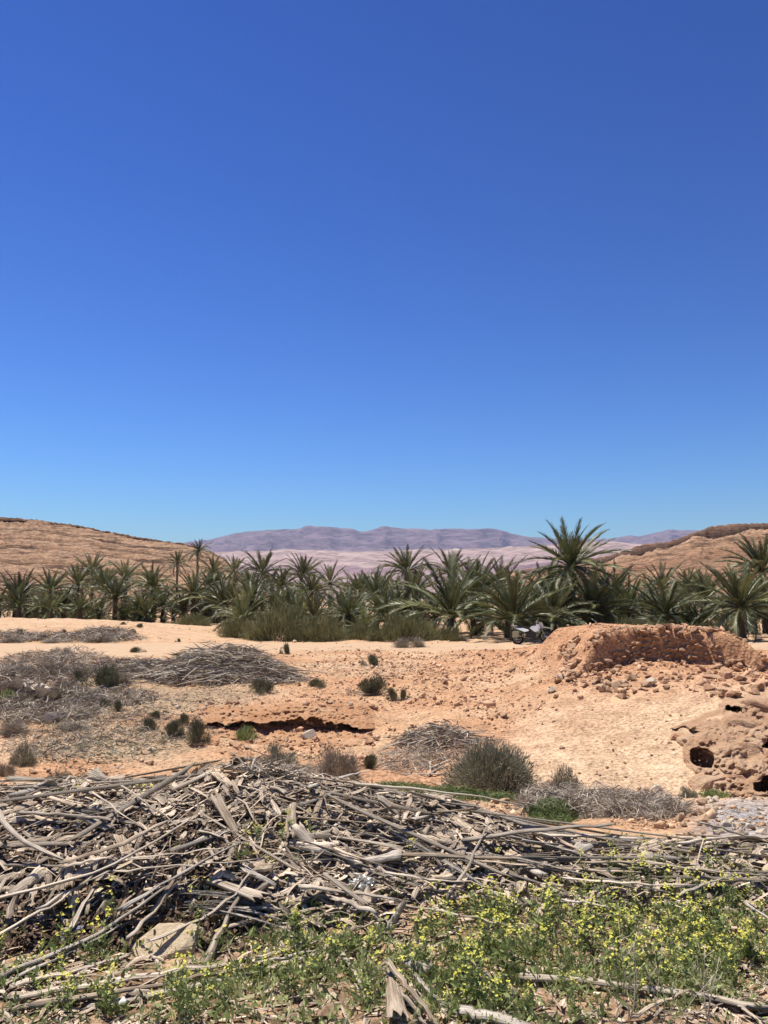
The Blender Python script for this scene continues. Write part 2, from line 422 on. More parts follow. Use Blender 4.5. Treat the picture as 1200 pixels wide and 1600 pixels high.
M_CANE = leaf_mat('pale_cane', [(0.3, (0.42, 0.34, 0.23)), (0.7, (0.62, 0.54, 0.40))], 0.55, 0.15)

# ------------------------------------------------------------------ the ground
def soil_attrs(X, Y, Z):
    px, py = proj(X, np.maximum(Y, 0.8), Z)
    nz = fbm(X * 0.5, Y * 0.5, 3, 55)
    nf = fbm(X * 2.1, Y * 2.1, 3, 57)
    red = sst(-0.15, 0.4, nz) * 0.75 * (Y > 8) * (Y < 36)
    # stone slope in front of the road, the ruin and the ledge
    red = np.maximum(red, sst(2.0, 5.0, X) * sst(25, 28, Y + nf) * sst(40, 35, Y))
    red = np.maximum(red, 0.9 * np.exp(-((X + 2.4) / 2.3) ** 4) * np.exp(-((Y - 19.9) / 1.0) ** 2))
    red = np.maximum(red, sst(4.2, 5.4, X) * sst(15.8, 18.6, Y + 1.2 * nf) * sst(36, 31, Y))
    red = np.maximum(red, 0.75 * sst(0.33, 0.4, X / np.maximum(Y, 2)) * sst(15, 18, Y + nf) * sst(38, 34, Y))
    pale = sst(0.12, 0.2, X / np.maximum(Y, 2)) * sst(8, 10, Y) * sst(22, 16, Y + nf) * 0.8
    pale = np.maximum(pale, sst(43, 46, Y) * sst(110, 80, Y) * 0.25)
    litter = sst(7.3, 5.9, Y + 0.5 * nf) * (0.75 + 0.25 * nf)
    litter = litter * (1 - 0.8 * np.exp(-(((px - 780) / 90) ** 2 + ((py - 1270) / 26) ** 2)))
    litter = litter * (1 - 0.2 * sst(4.1, 3.6, Y + 0.4 * nf))
    scrub = sst(-0.1, 0.45, fbm(X * 0.35, Y * 0.5, 3, 61) + 0.25) * sst(-0.12, -0.22, X / np.maximum(Y, 2)) * sst(14, 16, Y) * sst(28, 26, Y)
    scrub = np.maximum(scrub, 0.7 * sst(0.0, 0.5, nf) * sst(7, 8, Y) * sst(13, 10, Y))
    ash = np.exp(-(((px - 1160) / 75) ** 2 + ((py - 1285) / 45) ** 2) ** 1.5) * (Y > 5.6) * (Y < 12)
    return dict(red=red, pale=pale, litter=np.clip(litter, 0, 1), scrub=np.clip(scrub, 0, 1), ash=ash)

HOLES = [(1097, 1184, 17, 13, 4.0, 0.2), (1146, 1107, 11, 4, 0.8, 0.0), (1199, 1166, 6, 14, 2.5, 0.0), (1192, 1225, 14, 10, 3.0, -0.1)]
def make_ground():
    r1 = np.exp(np.linspace(math.log(1.2), math.log(12), 250))
    r2 = np.exp(np.linspace(math.log(12), math.log(48), 330))[1:]
    r3 = np.exp(np.linspace(math.log(48), math.log(130), 60))[1:]
    r4 = np.exp(np.linspace(math.log(130), math.log(40000), 50))[1:]
    rows = np.concatenate([[-40, -15, -6, -2, -0.5, 0.4], r1, r2, r3, r4])
    c0 = np.linspace(-0.56, 0.56, 470)
    ext = 0.56 + np.geomspace(0.01, 6, 26)
    cs = np.concatenate([-ext[::-1], c0, ext])
    Yg, Sg = np.meshgrid(rows, cs, indexing='ij')
    Xg = Sg * np.where(Yg > 0.4, Yg + 1.2, 1.6 + (0.4 - Yg) * 0.3)
    Z = height(Xg, Yg)
    flat = sst(-1, 1.5, Yg)
    Z = Z * flat + 0.0 * (1 - flat)
    far = sst(110, 130, Yg)
    Z = Z * (1 - far) + (CZ - 2.6) * far
    Yo = Yg
    # hollow behind the rock outcrop
    px, py = proj(Xg, np.maximum(Yg, 1), Z)
    for cx, cy, rx, ry, dep, tilt in HOLES:
        q = (np.abs((px - cx) / (rx + 9)) ** 3 + np.abs((py - cy - tilt * (px - cx)) / (ry + 7)) ** 3)
        Z = Z - 1.4 * sst(1.3, .8, q) * (Yg > 11) * (Yg < 18)
    cr = sst(316, 336, px) * sst(572, 555, px) * sst(1118, 1124, py) * sst(1152, 1146, py) * (Yg > 17) * (Yg < 22)
    Z = Z - cr * 0.8
    A = soil_attrs(Xg, Yg, Z)
    V = np.stack([Xg, Yo, Z], -1)
    me = mkmesh('ground', V, grid_faces(len(rows), len(cs)), M_GROUND, attrs={k: v.ravel() for k, v in A.items()}, smooth=True)
    tag(obj('ground', me), 'dry orange sandy ground sloping down to a gully and up to the road', 'ground', kind='structure')
make_ground()

# the dirt road
def make_road():
    m, n, b = new_mat('road_dirt')
    p = geo_pos(n)
    c = ramp(n, noise(n, p, 1.2, 6, 0.65), [(0.3, (0.46, 0.305, 0.18)), (0.7, (0.55, 0.38, 0.23))])
    n.links.new(c, b.inputs['Base Color']); b.inputs['Roughness'].default_value = 0.95
    bump(n, b, noise(n, p, 9, 5, 0.7), 0.5, 0.04)
    xs = np.linspace(-45, 40, 260)
    ts = np.linspace(0, 1, 26)
    near = np.interp(xs, [-45, -14, -9, -4, 0, 40], [29.5, 30.2, 33, 36.5, 37.0, 37.0]) + 0.3 * fbm(xs * 0.6, 0 * xs, 3, 90)
    far = np.interp(xs, [-45, -14, 0, 40], [41.5, 42, 43, 43.5]) + 0.3 * fbm(xs * 0.6, 0 * xs + 5, 3, 91)
    X = np.repeat(xs[:, None], len(ts), 1); Y = near[:, None] + (far - near)[:, None] * ts
    Z = height(X, Y) + 0.03 - 0.05 * ((ts < 0.03) | (ts > 0.97))
    me = mkmesh('road', np.stack([X, Y, Z], -1), grid_faces(len(xs), len(ts))[:, ::-1], m, smooth=True)
    tag(obj('road', me), 'pale dirt road running across below the palm grove', 'road', kind='structure')
make_road()

# ------------------------------------------------------------------ hills and mountains
def strata_mat(name, stops, nscale, rough_b=1.0, dist=0.06, bdist=1.0, cross=0.5, lens=0.0):
    m, n, b = new_mat(name)
    p = geo_pos(n)
    w = noise(n, p, nscale, 6, 0.65)
    f = mth(n, 'ADD', attr(n, 'band'), mth(n, 'MULTIPLY_ADD', w, dist, -dist / 2))
    c = ramp(n, f, stops)
    w2 = noise(n, mapping(n, p, (.5, .5, 1.8)), nscale * 7, 6, 0.7)
    w3 = ramp(n, w2, [(.36, 0.0), (.62, 1.0)])
    c = mixc(n, 1.0, c, mth(n, 'MULTIPLY_ADD', w3, cross, 1 - cross * .6), 'MULTIPLY')
    # dark lenses: ledge shade painted into the colour, mixed with rock varnish
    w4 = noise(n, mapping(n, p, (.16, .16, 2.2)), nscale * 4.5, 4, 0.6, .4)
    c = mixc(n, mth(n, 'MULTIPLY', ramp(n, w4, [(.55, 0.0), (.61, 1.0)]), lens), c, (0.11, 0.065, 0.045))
    n.links.new(c, b.inputs['Base Color']); b.inputs['Roughness'].default_value = 0.95; b.inputs['Specular IOR Level'].default_value = 0.1
    bump(n, b, w2, 0.9 * rough_b, bdist)
    return m

def hill(name, label, crest, dY, mat, steps=14, cap=0.05, cap_drop=0.10, seed=0, nc=330, nr=90, rough=1.0, cap_over=0.0, gully=0.0, gfreq=0.05, concave=1.25):
    c = np.array(crest, float)
    px = np.linspace(c[0, 0], c[-1, 0], nc)
    py = np.interp(px, c[:, 0], c[:, 1]); Yc = np.interp(px, c[:, 0], c[:, 2])
    C = at(px, py, Yc)
    unit = Yc.mean() / F
    C[:, 2] += unit * rough * 1.3 * fbm(px * 0.03, 0 * px, 5, seed)
    v = np.concatenate([np.linspace(-0.6, -0.02, 8), np.linspace(0, 1, nr)])
    vb = np.maximum(v, 0)
    V = np.zeros((len(v), nc, 3)); band = np.zeros((len(v), nc))
    zb = CZ - 2.9
    for i, vv in enumerate(v):
        w = max(vv, 0.0)
        y = Yc - dY * w if vv >= 0 else Yc - dY * vv
        capf = cap_drop * (0.4 + 1.1 * vn(px * 0.035, 0 * px, seed + 31))
        pr = np.where(w < cap, capf * sst(0.1 * cap, cap, w), capf + (1 - capf) * (1 - (1 - np.clip((w - cap) / (1 - cap), 0, 1)) ** concave))
        # ledges
        q = pr * steps + 0.9 * fbm(px * 0.02, 0 * px + vv * 2, 3, seed + 7)
        fr = q - np.floor(q)
        st = (np.floor(q) + sst(0.5, 0.95, fr)) / steps
        blend = 0.95 * (0.45 + 0.55 * vn(px * 0.05 + vv * 9, 0 * px + np.floor(q), seed + 9))
        pr2 = pr * (1 - blend) + (st - (q / steps - pr)) * blend if steps else pr
        pr2 = np.where(w < cap, pr, pr2)
        if vv < 0: pr2 = np.full(nc, (-vv) * 1.5)
        z = C[:, 2] - (C[:, 2] - zb) * np.clip(pr2, 0, 1.3)
        yy = y + unit * rough * 5 * fbm(px * 0.12, 0 * px + vv * 14, 4, seed + 3) * (w > 0) * min(1, w / cap if cap else 1)
        if gully: yy = yy + gully * np.abs(fbm(px * gfreq, 0 * px + vv * 0.6, 4, seed + 5)) * min(1, w * 6)
        if 0 < w < cap: yy = yy - cap_over * np.sin(min(1.0, w / cap) * math.pi)
        z = z + unit * rough * 1.5 * fbm(px * 0.35, 0 * px + vv * 60, 3, seed + 4) * (w > 0)
        V[i] = np.stack([C[:, 0] / Yc * yy, yy, z], -1)
        band[i] = np.where(w <= cap, w / cap * 0.1, 0.1 + 0.9 * pr)
    me = mkmesh(name, V, grid_faces(len(v), nc), mat, attrs={'band': band.ravel()}, smooth=False)
    return tag(obj(name, me), label, 'hill', kind='structure')

H_TAN, H_LT, H_DK, H_BR = (0.42, 0.255, 0.155), (0.52, 0.335, 0.215), (0.10, 0.06, 0.042), (0.25, 0.15, 0.092)  # H_DK bands: dark strata, with the shade of the ledges painted in
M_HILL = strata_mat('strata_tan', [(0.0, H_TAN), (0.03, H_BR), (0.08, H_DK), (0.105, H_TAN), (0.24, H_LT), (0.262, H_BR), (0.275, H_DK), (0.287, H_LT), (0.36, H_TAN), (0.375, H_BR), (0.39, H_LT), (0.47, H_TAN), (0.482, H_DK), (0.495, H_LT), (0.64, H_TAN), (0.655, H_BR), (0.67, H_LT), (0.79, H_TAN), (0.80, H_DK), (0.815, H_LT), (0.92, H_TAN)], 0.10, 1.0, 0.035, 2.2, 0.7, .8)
M_HILL2 = strata_mat('strata_dark_cap_shade', [(0.0, (0.38, 0.23, 0.14)), (0.035, (0.20, 0.12, 0.08)), (0.08, (0.09, 0.055, 0.042)), (0.12, (0.12, 0.07, 0.05)), (0.15, H_LT), (0.3, H_TAN), (0.34, H_BR), (0.37, H_TAN), (0.5, (0.34, 0.19, 0.11)), (0.55, H_BR), (0.6, H_TAN), (0.8, (0.35, 0.2, 0.12)), (0.82, H_DK), (0.84, H_TAN), (0.92, H_BR), (1.0, H_TAN)], 0.09, 1.0, 0.04, 2.0, 0.7, .75)  # dark caprock stops also paint the shadow band under the paler lip
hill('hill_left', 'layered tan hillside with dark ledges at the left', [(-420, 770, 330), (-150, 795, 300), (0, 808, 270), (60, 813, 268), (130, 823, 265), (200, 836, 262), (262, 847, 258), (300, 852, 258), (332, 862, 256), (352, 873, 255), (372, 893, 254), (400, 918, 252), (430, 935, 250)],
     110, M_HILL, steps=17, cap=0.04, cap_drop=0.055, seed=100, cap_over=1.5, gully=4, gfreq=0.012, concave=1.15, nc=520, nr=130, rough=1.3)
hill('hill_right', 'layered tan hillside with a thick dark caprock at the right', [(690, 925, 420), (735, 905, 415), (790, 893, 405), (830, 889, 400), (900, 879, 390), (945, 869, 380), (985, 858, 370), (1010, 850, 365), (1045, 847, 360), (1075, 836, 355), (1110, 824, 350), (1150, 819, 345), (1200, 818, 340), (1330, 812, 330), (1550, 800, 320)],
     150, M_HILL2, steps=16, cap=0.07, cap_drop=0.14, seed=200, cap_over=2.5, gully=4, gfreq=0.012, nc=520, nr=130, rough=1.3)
M_CLIFF = strata_mat('pink_cliff_strata', [(0.0, (0.40, 0.28, 0.24)), (0.10, (0.42, 0.30, 0.26)), (0.12, (0.64, 0.50, 0.42)), (0.16, (0.54, 0.395, 0.35)), (0.45, (0.52, 0.375, 0.335)), (0.5, (0.36, 0.24, 0.24)), (0.58, (0.38, 0.255, 0.25)), (0.66, (0.46, 0.33, 0.30)), (0.8, (0.40, 0.28, 0.26)), (1.0, (0.46, 0.33, 0.29))], 0.004, 1.0, 0.025, 30, 0.3)
M_MOUNT = strata_mat('purple_mountain_rock', [(0.0, (0.27, 0.19, 0.20)), (0.3, (0.30, 0.21, 0.215)), (0.4, (0.24, 0.165, 0.175)), (0.5, (0.36, 0.255, 0.24)), (0.62, (0.30, 0.21, 0.20)), (1.0, (0.40, 0.29, 0.26))], 0.0012, 1.0, 0.12, 130, 0.6)
hill('far_cliffs', 'pale pink cliff band beyond the grove', [(-300, 868, 4600), (250, 864, 4700), (320, 863, 4700), (420, 861, 4700), (440, 859, 4700), (470, 861, 4700), (560, 862, 4700), (680, 859, 4700), (760, 857, 4700), (850, 852, 4700), (930, 846, 4600), (1000, 850, 4600), (1100, 858, 4600), (1500, 860, 4500)],
     1500, M_CLIFF, steps=6, cap=0.05, cap_drop=0.06, seed=300, nc=420, nr=60, rough=0.06, gully=12, gfreq=0.2, concave=2.2)
hill('far_mountains', 'purple mountain range on the horizon', [(-300, 862, 12500), (150, 856, 12500), (270, 851, 12500), (325, 844, 12500), (352, 837, 12500), (385, 832, 12500), (430, 829, 12500), (462, 827, 12500), (485, 823.5, 12500), (510, 826, 12500), (548, 828, 12500), (562, 832, 12500), (580, 831, 12500), (600, 824.5, 12500), (628, 829, 12500), (680, 828, 12500), (720, 827, 12500), (760, 826, 12500), (785, 831, 12500), (828, 841, 12500), (880, 844, 12500), (950, 843, 12500), (1000, 838, 12500), (1045, 827.5, 12500), (1080, 829, 12500), (1140, 836, 12500), (1300, 845, 12500), (1500, 852, 12500)],
     5200, M_MOUNT, steps=5, cap=0.03, cap_drop=0.02, seed=400, nc=420, nr=60, rough=0.25, gully=420, gfreq=0.03, concave=1.3)

# ------------------------------------------------------------------ rocks
def hull_rock(seed, n=13, flat=0.7, mat=M_ROCK, cuboid=0.5, bevel=False):
    r = np.random.default_rng(seed)
    p = r.normal(size=(n, 3)); p /= np.linalg.norm(p, axis=1, keepdims=True)
    box = p / np.abs(p).max(1, keepdims=True)
    p = (p * (1 - cuboid) + box * 0.8 * cuboid) * r.uniform(0.8, 1.1, (n, 1)) * np.array([1, 0.8, flat])
    bm = bmesh.new()
    for q in p: bm.verts.new(q)
    res = bmesh.ops.convex_hull(bm, input=bm.verts)
    bmesh.ops.delete(bm, geom=[v for v in bm.verts if not v.link_faces], context='VERTS')
    if bevel:
        bmesh.ops.bevel(bm, geom=bm.edges[:], offset=0.09, segments=1, affect='EDGES')
    bmesh.ops.recalc_face_normals(bm, faces=bm.faces)
    me = bpy.data.meshes.new('stone'); bm.to_mesh(me); bm.free(); me.materials.append(mat)
    return me
ROCKS = [hull_rock(500 + i) for i in range(10)]
WALLROCKS = [hull_rock(600 + i, 12, 0.62, M_WALLROCK, 0.8) for i in range(10)]
PALEROCKS = [hull_rock(700 + i, 14, 0.75, M_PALEROCK) for i in range(4)]

def put_rock(name, p, size, meshes, parent=None, sink=0.3, rz=None):
    me = random.choice(meshes)
    s = size * np.array([random.uniform(0.85, 1.2), random.uniform(0.85, 1.15), random.uniform(0.75, 1.1)])
    return obj(name, me, parent, (p[0], p[1], p[2] + size * (0.62 - sink)), (random.uniform(-.4, .4), random.uniform(-.4, .4), random.uniform(0, 6.28) if rz is None else rz), tuple(s))

def stone_batch(name, P, sizes, mat, seed, label, cat='gravel', npts=8, flat=0.7):
    """many small loose stones as one mass"""
    n = len(P)
    base = [hull_rock(seed + k, npts, flat) for k in range(8)]
    Vs, Fs, off, rn = [], [], 0, []
    which = rng.integers(0, 8, n)
    for k in range(8):
        sel = np.where(which == k)[0]
        if not len(sel): continue
        bv = np.array([v.co[:] for v in base[k].vertices]); bf = np.array([p.vertices[:] for p in base[k].polygons])
        a = rng.uniform(0, 6.283, len(sel)); t = rng.uniform(-0.5, 0.5, (len(sel), 2))
        ca, sa = np.cos(a), np.sin(a)
        s = sizes[sel][:, None] * rng.uniform(0.75, 1.25, (len(sel), 3))
        v = bv[None] * s[:, None, :]
        z = v[..., 2] + t[:, 0:1] * v[..., 0] + t[:, 1:2] * v[..., 1]
        x = v[..., 0] * ca[:, None] - v[..., 1] * sa[:, None]; y = v[..., 0] * sa[:, None] + v[..., 1] * ca[:, None]
        W = np.stack([x, y, z], -1) + P[sel][:, None, :] + np.array([0, 0, 0.3])[None, None] * sizes[sel][:, None, None]
        Vs.append(W.reshape(-1, 3)); Fs.append((bf[None] + (np.arange(len(sel)) * len(bv))[:, None, None] + off).reshape(-1, 3))
        rn.append(np.repeat(rng.uniform(0, 1, len(sel)), len(bv))); off += len(sel) * len(bv)
    for b_ in base: bpy.data.meshes.remove(b_)
    me = mkmesh(name, np.concatenate(Vs), np.concatenate(Fs), mat, attrs={'rnd': np.concatenate(rn)})
    return tag(obj(name, me), label, cat, kind='stuff')

def in_ell(px, py, L):
    """L: list of (cx, cy, rx, ry, w) in photo pixels -> density 0..1"""
    d = np.zeros_like(px)
    for cx, cy, rx, ry, w in L:
        d = np.maximum(d, w * np.clip(1.4 - ((px - cx) / rx) ** 2 - ((py - cy) / ry) ** 2, 0, 1))
    return d

def scatter(n, y0, y1, dens, smax=0.56, seed=1):
    """points on the ground: thinned by a density given in terms of what stands where"""
    r = np.random.default_rng(seed)
    y = np.exp(r.uniform(math.log(y0), math.log(y1), n)); x = r.uniform(-smax, smax, n) * y
    z = height(x, y)
    px, py = proj(x, y, z)
    keep = r.uniform(0, 1, n) < dens(px, py, x, y)
    return np.stack([x, y, z], -1)[keep]

def gravel():
    def d_red(px, py, x, y):
        c = in_ell(px, py, [(760, 1045, 190, 32, 1.0), (640, 1035, 120, 22, .6), (1140, 1055, 90, 30, .6), (930, 1005, 70, 30, 1.0), (1020, 990, 130, 12, 1.0), (960, 1045, 60, 25, .4), (440, 1118, 150, 20, .7), (640, 1100, 200, 50, .4), (840, 1110, 160, 70, .07), (560, 1150, 160, 40, .3), (1050, 1010, 80, 35, .5)])
        return c * sst(.25, .75, vn(x * .9, y * .9, 5) * .6 + vn(x * 3, y * 3, 15) * .4)
    P = scatter(60000, 12, 36, d_red, seed=31)
    stone_batch('red_gravel', P, rng.gamma(1.3, 0.021, len(P)) * (0.6 + P[:, 1] / 50) + 0.012, M_REDGRAVEL, 800, 'loose reddish stones spread over the slope below the road')
    def d_tan(px, py, x, y):
        c = in_ell(px, py, [(230, 1180, 230, 60, .8), (480, 1165, 170, 40, .9), (560, 1060, 280, 60, .8), (300, 1215, 90, 25, .8), (760, 1110, 160, 60, .3), (920, 1150, 200, 100, .16), (90, 1130, 160, 80, .7), (1020, 1265, 80, 30, .7), (780, 1270, 70, 25, .7), (1150, 1270, 70, 30, .6), (180, 985, 220, 26, .08), (350, 1110, 200, 40, .5)])
        return c * sst(.25, .8, vn(x * .8, y * .8, 6) * .6 + vn(x * 3, y * 3, 16) * .4)
    P = scatter(85000, 6.2, 60, d_tan, seed=32)
    stone_batch('tan_gravel', P, rng.gamma(1.2, 0.013, len(P)) * (0.5 + P[:, 1] / 34) + 0.008, M_GRAVEL, 820, 'loose pale tan stones scattered across the sandy gully')
gravel()

# the ruin: dry-stone wall laid in courses into the riser, tumbled rim stones as parts
def make_ruin():
    root = obj('ruined_stone_wall', None, None, (7.7, 21.6, height(7.7, 21.3)))
    root.empty_display_size = 0.3
    tag(root, 'ruined dry-stone wall curving along the top of the reddish mound', 'wall')
    o = np.array(root.location)
    cnt = 0
    for c in range(6):                                  # courses, bottom to top
        x = 5.45 + 0.2 * random.random()
        while x < 10.3:
            w = random.uniform(0.11, 0.33)
            y = wall_y(x) - 0.07 + 0.04 * c + random.uniform(-0.06, 0.05)
            zb = float(height(x, wall_y(x) - 0.25))
            ruin = 0.5 * float(fbm(np.array(x * 1.1), np.array(2.0), 2, 77))
            full = math.exp(-((x - 7.95) / 1.35) ** 4)
            if c < 1.6 + 4.2 * full + ruin * 2.4 and random.random() < .93:
                p = (x - o[0], y - o[1], zb + 0.06 + c * 0.148 + random.uniform(-.035, .035) - o[2])
                s = (w * 0.6, 0.14, 0.10 * random.uniform(0.75, 1.15))
                obj('stone', random.choice(WALLROCKS), root, p, (random.uniform(-.3, .3), random.uniform(-.3, .3), random.uniform(-.5, .5) + random.choice([0, math.pi])), s)
                cnt += 1
            x += w * 0.98
    # rim stones along the top edge
    for px in np.linspace(872, 1150, 90):
        X = (px - 600) / F * 23.0 + random.uniform(-.05, .05)
        y = wall_y(X) + random.uniform(0.12, .8) if 5.6 < X < 10.3 else 23.4 + random.uniform(-.6, .6)
        z = float(height(X, y))
        s = random.uniform(0.05, 0.16)
        obj('stone', random.choice(WALLROCKS if random.random() < .6 else ROCKS), root, (X - o[0], y - o[1], z + s * 0.3 - o[2]), (random.uniform(-.3, .3), random.uniform(-.3, .3), random.uniform(0, 6.28)), (s * 1.2, s, s * .9))
        cnt += 1
    return cnt
make_ruin()

# tumbled stones round the ruin and loose rocks
def loose_rocks():
    arc = []
    for _ in range(95):                         # collapsed arc at the left of the ruin
        t = random.random()
        px = np.interp(t, [0, .3, .55, 1], [896, 884, 888, 985]) + random.gauss(0, 8)
        py = np.interp(t, [0, .3, .55, 1], [1006, 1030, 1060, 1078]) + random.gauss(0, 7 if t > .4 else 5)
        arc.append((px, py, random.uniform(0.06, 0.17)))
    for a in arc:
        p = ground(a[0], a[1])[0]
        o = put_rock('tumbled_stone', p, a[2], ROCKS + WALLROCKS[:4], sink=0.25)
        tag(o, 'squarish tan stone fallen in the heap at the mound wall', 'stone', 'fallen stones at the left foot of the ruined wall')
    for _ in range(45):                         # right flank of the mound
        px, py = random.uniform(1100, 1200), random.uniform(1030, 1090)
        if py < 1000 + (px - 1100) * 0.45: continue
        p = ground(px, py)[0]
        o = put_rock('tumbled_stone', p, random.uniform(0.07, 0.19), WALLROCKS + ROCKS[:3], sink=0.3)
        tag(o, 'broken stone lying on the right flank of the mound', 'stone', 'stones on the right flank of the mound')
    for _ in range(60):
        px = random.gauss(1030, 60); py = random.uniform(1035, 1085)
        p = ground(px, py)[0]
        o = put_rock('tumbled_stone', p, random.uniform(0.05, 0.14), WALLROCKS + ROCKS[:2], sink=0.35)
        tag(o, 'small reddish stone lying below the middle of the ruined wall', 'stone', 'stones below the middle of the ruined wall')
    singles = [(1017, 1070, .17, PALEROCKS, 'pale block standing alone below the ruined wall'),
               (868, 1090, .13, ROCKS, 'brown stone lying on the sand slope below the fallen heap'),
               (862, 1082, .14, PALEROCKS, 'pale flat stone beside the brown one on the slope'),
               (1030, 1242, .17, PALEROCKS, 'pale flat slab at the foot of the sand slope'),
               (1150, 1215, .16, PALEROCKS, 'pale block beside the dark hollow at the right edge'),
               (80, 1128, .28, PALEROCKS, 'white flat rock in the scrub at the left'),
               (482, 1156, .22, PALEROCKS, 'pale boulder below the dark bank crack'),
               (878, 1062, .17, PALEROCKS, 'whitest stone at the corner of the fallen heap'),
               (275, 1040 + 165, .12, ROCKS, 'round tan stone left of the small round bush'),
               (1030, 1248, .14, ROCKS, 'tan rock under the pale slab at the slope foot')]
    for px, py, s, ms, lab in singles:
        tag(put_rock('rock', ground(px, py)[0], s, ms, sink=0.25), lab, 'rock')
    for _ in range(60):
        px = random.uniform(985, 1105); py = random.gauss(1268, 16)
        p = ground(px, py)[0]
        if p[1] < 6: continue
        tag(put_rock('rubble_rock', p, random.uniform(0.03, 0.085), ROCKS, sink=0.25), 'tan rubble rock in the small heap left of the grey ash', 'rock', 'rubble rocks by the grey ash heap')
    for _ in range(30):
        px = random.gauss(790, 38); py = random.gauss(1272, 11)
        p = ground(px, py)[0]
        if p[1] < 5.6: continue
        tag(put_rock('rubble_rock', p, random.uniform(0.03, 0.09), ROCKS + WALLROCKS[:3], sink=0.35), 'orange rubble rock in the bare patch behind the litter heap', 'rock', 'rubble rocks behind the litter heap')
    for _ in range(26):
        px = random.uniform(1100, 1200); py = random.uniform(1245, 1310)
        p = ground(px, py)[0]
        if p[1] < 5.6: continue
        tag(put_rock('ash_rock', p, random.uniform(0.025, 0.07), PALEROCKS, sink=0.3), 'pale stone lying in the grey ash at the right edge', 'rock', 'pale stones in the grey ash')
    for _ in range(46):
        px = random.uniform(310, 590); py = random.choice([random.uniform(1098, 1126), random.uniform(1148, 1172)])
        tag(put_rock('earth_clod', ground(px, py)[0], random.uniform(0.05, 0.14), WALLROCKS + ROCKS[:3], sink=0.35), 'reddish clod lying about the dark crack in the bank', 'clod', 'clods about the bank crack')
    for _ in range(110):
        px = random.uniform(20, 700); py = random.uniform(1050, 1230)
        p = ground(px, py)[0]
        tag(put_rock('field_stone', p, random.uniform(0.05, 0.11), ROCKS + PALEROCKS[:2], sink=0.3), 'tan field stone lying on the sandy gully floor', 'stone', 'field stones on the gully floor at the left')
loose_rocks()

# near pale rock in the grass
def big_pale_rock():
    a = ground(248, 1502)[0]
    cm = simple_mat('cream_rock', [(0.3, (0.50, 0.37, 0.23)), (0.55, (0.66, 0.52, 0.34)), (0.8, (0.76, 0.62, 0.43))], 9, 0.92, 0.9, 0.01, 0.0)
    bm = bmesh.new(); bmesh.ops.create_icosphere(bm, subdivisions=4, radius=1)
    r = np.random.default_rng(5); pl = np.concatenate([[(0, 0, 1), (.15, -1, .3), (-1, -.2, .2), (.9, -.4, .1), (.5, .8, .2), (-.5, .8, .3), (-.7, -.8, .5), (.5, -.7, .9)], r.normal(size=(3, 3))]); pl /= np.linalg.norm(pl, axis=1, keepdims=True); dd = np.array([.34, .55, .7, .72, .6, .65, .72, .6, .8, .8, .8])
    for v in bm.verts:
        q = np.array(v.co); t = min([1.0] + [dd[i] / (q @ pl[i]) for i in range(11) if q @ pl[i] > 1e-3])
        q = q * t * (1 + .09 * float(fbm(q[0] * 3 + q[2] * 2, q[1] * 3 - q[2], 3, 12)))
        v.co = q
    m = bpy.data.meshes.new('flat_rock'); bm.to_mesh(m); bm.free(); m.materials.append(cm)
    tag(obj('flat_rock', m, None, (a[0], a[1] + 0.10, a[2] + 0.02), (0.46, -0.26, 0.3), (0.20, 0.17, 0.10)), 'cream flat-topped rock among green plants between palm stalks', 'rock')
    b = ground(505, 1592)[0]
    tag(put_rock('rock', b, 0.055, ROCKS, sink=0.2), 'rounded orange rock at the bottom edge of the litter', 'rock')
    c = ground(170, 1462)[0]
    tag(put_rock('rock', c, 0.05, PALEROCKS, sink=0.2), 'small pale rock above the long diagonal stalks', 'rock')
    d = ground(123, 1455)[0]
    tag(put_rock('rock', d, 0.05, [hull_rock(955, 16, .8, plain('blue_grey_stone', (0.16, 0.17, 0.22), 0.7))], sink=0.2), 'small blue-grey stone among the left stalks', 'rock')
    e = ground(191, 1572)[0]
    tag(put_rock('rock', e, 0.026, [hull_rock(956, 16, .8, plain('white_stone', (0.8, 0.8, 0.8), 0.7))], sink=0.1), 'tiny bright white stone near the lower left corner', 'rock')
big_pale_rock()

def boulder_mesh(seed, mat, sub=3, rough=.12):
    r = np.random.default_rng(seed)
    bm = bmesh.new(); bmesh.ops.create_icosphere(bm, subdivisions=sub, radius=1)
    pl = r.normal(size=(9, 3)); pl /= np.linalg.norm(pl, axis=1, keepdims=True); dd = r.uniform(.6, .9, 9)
    for v in bm.verts:
        q = np.array(v.co); t = min([1.0] + [dd[i] / (q @ pl[i]) for i in range(9) if q @ pl[i] > 1e-3])
        v.co = q * t * (1 + rough * float(fbm(q[0] * 2.5 + q[2] * 2 + seed, q[1] * 2.5 - q[2] * 1.5, 3, 12)))
    me = bpy.data.meshes.new('boulder'); bm.to_mesh(me); bm.free(); me.materials.append(mat)
    return me

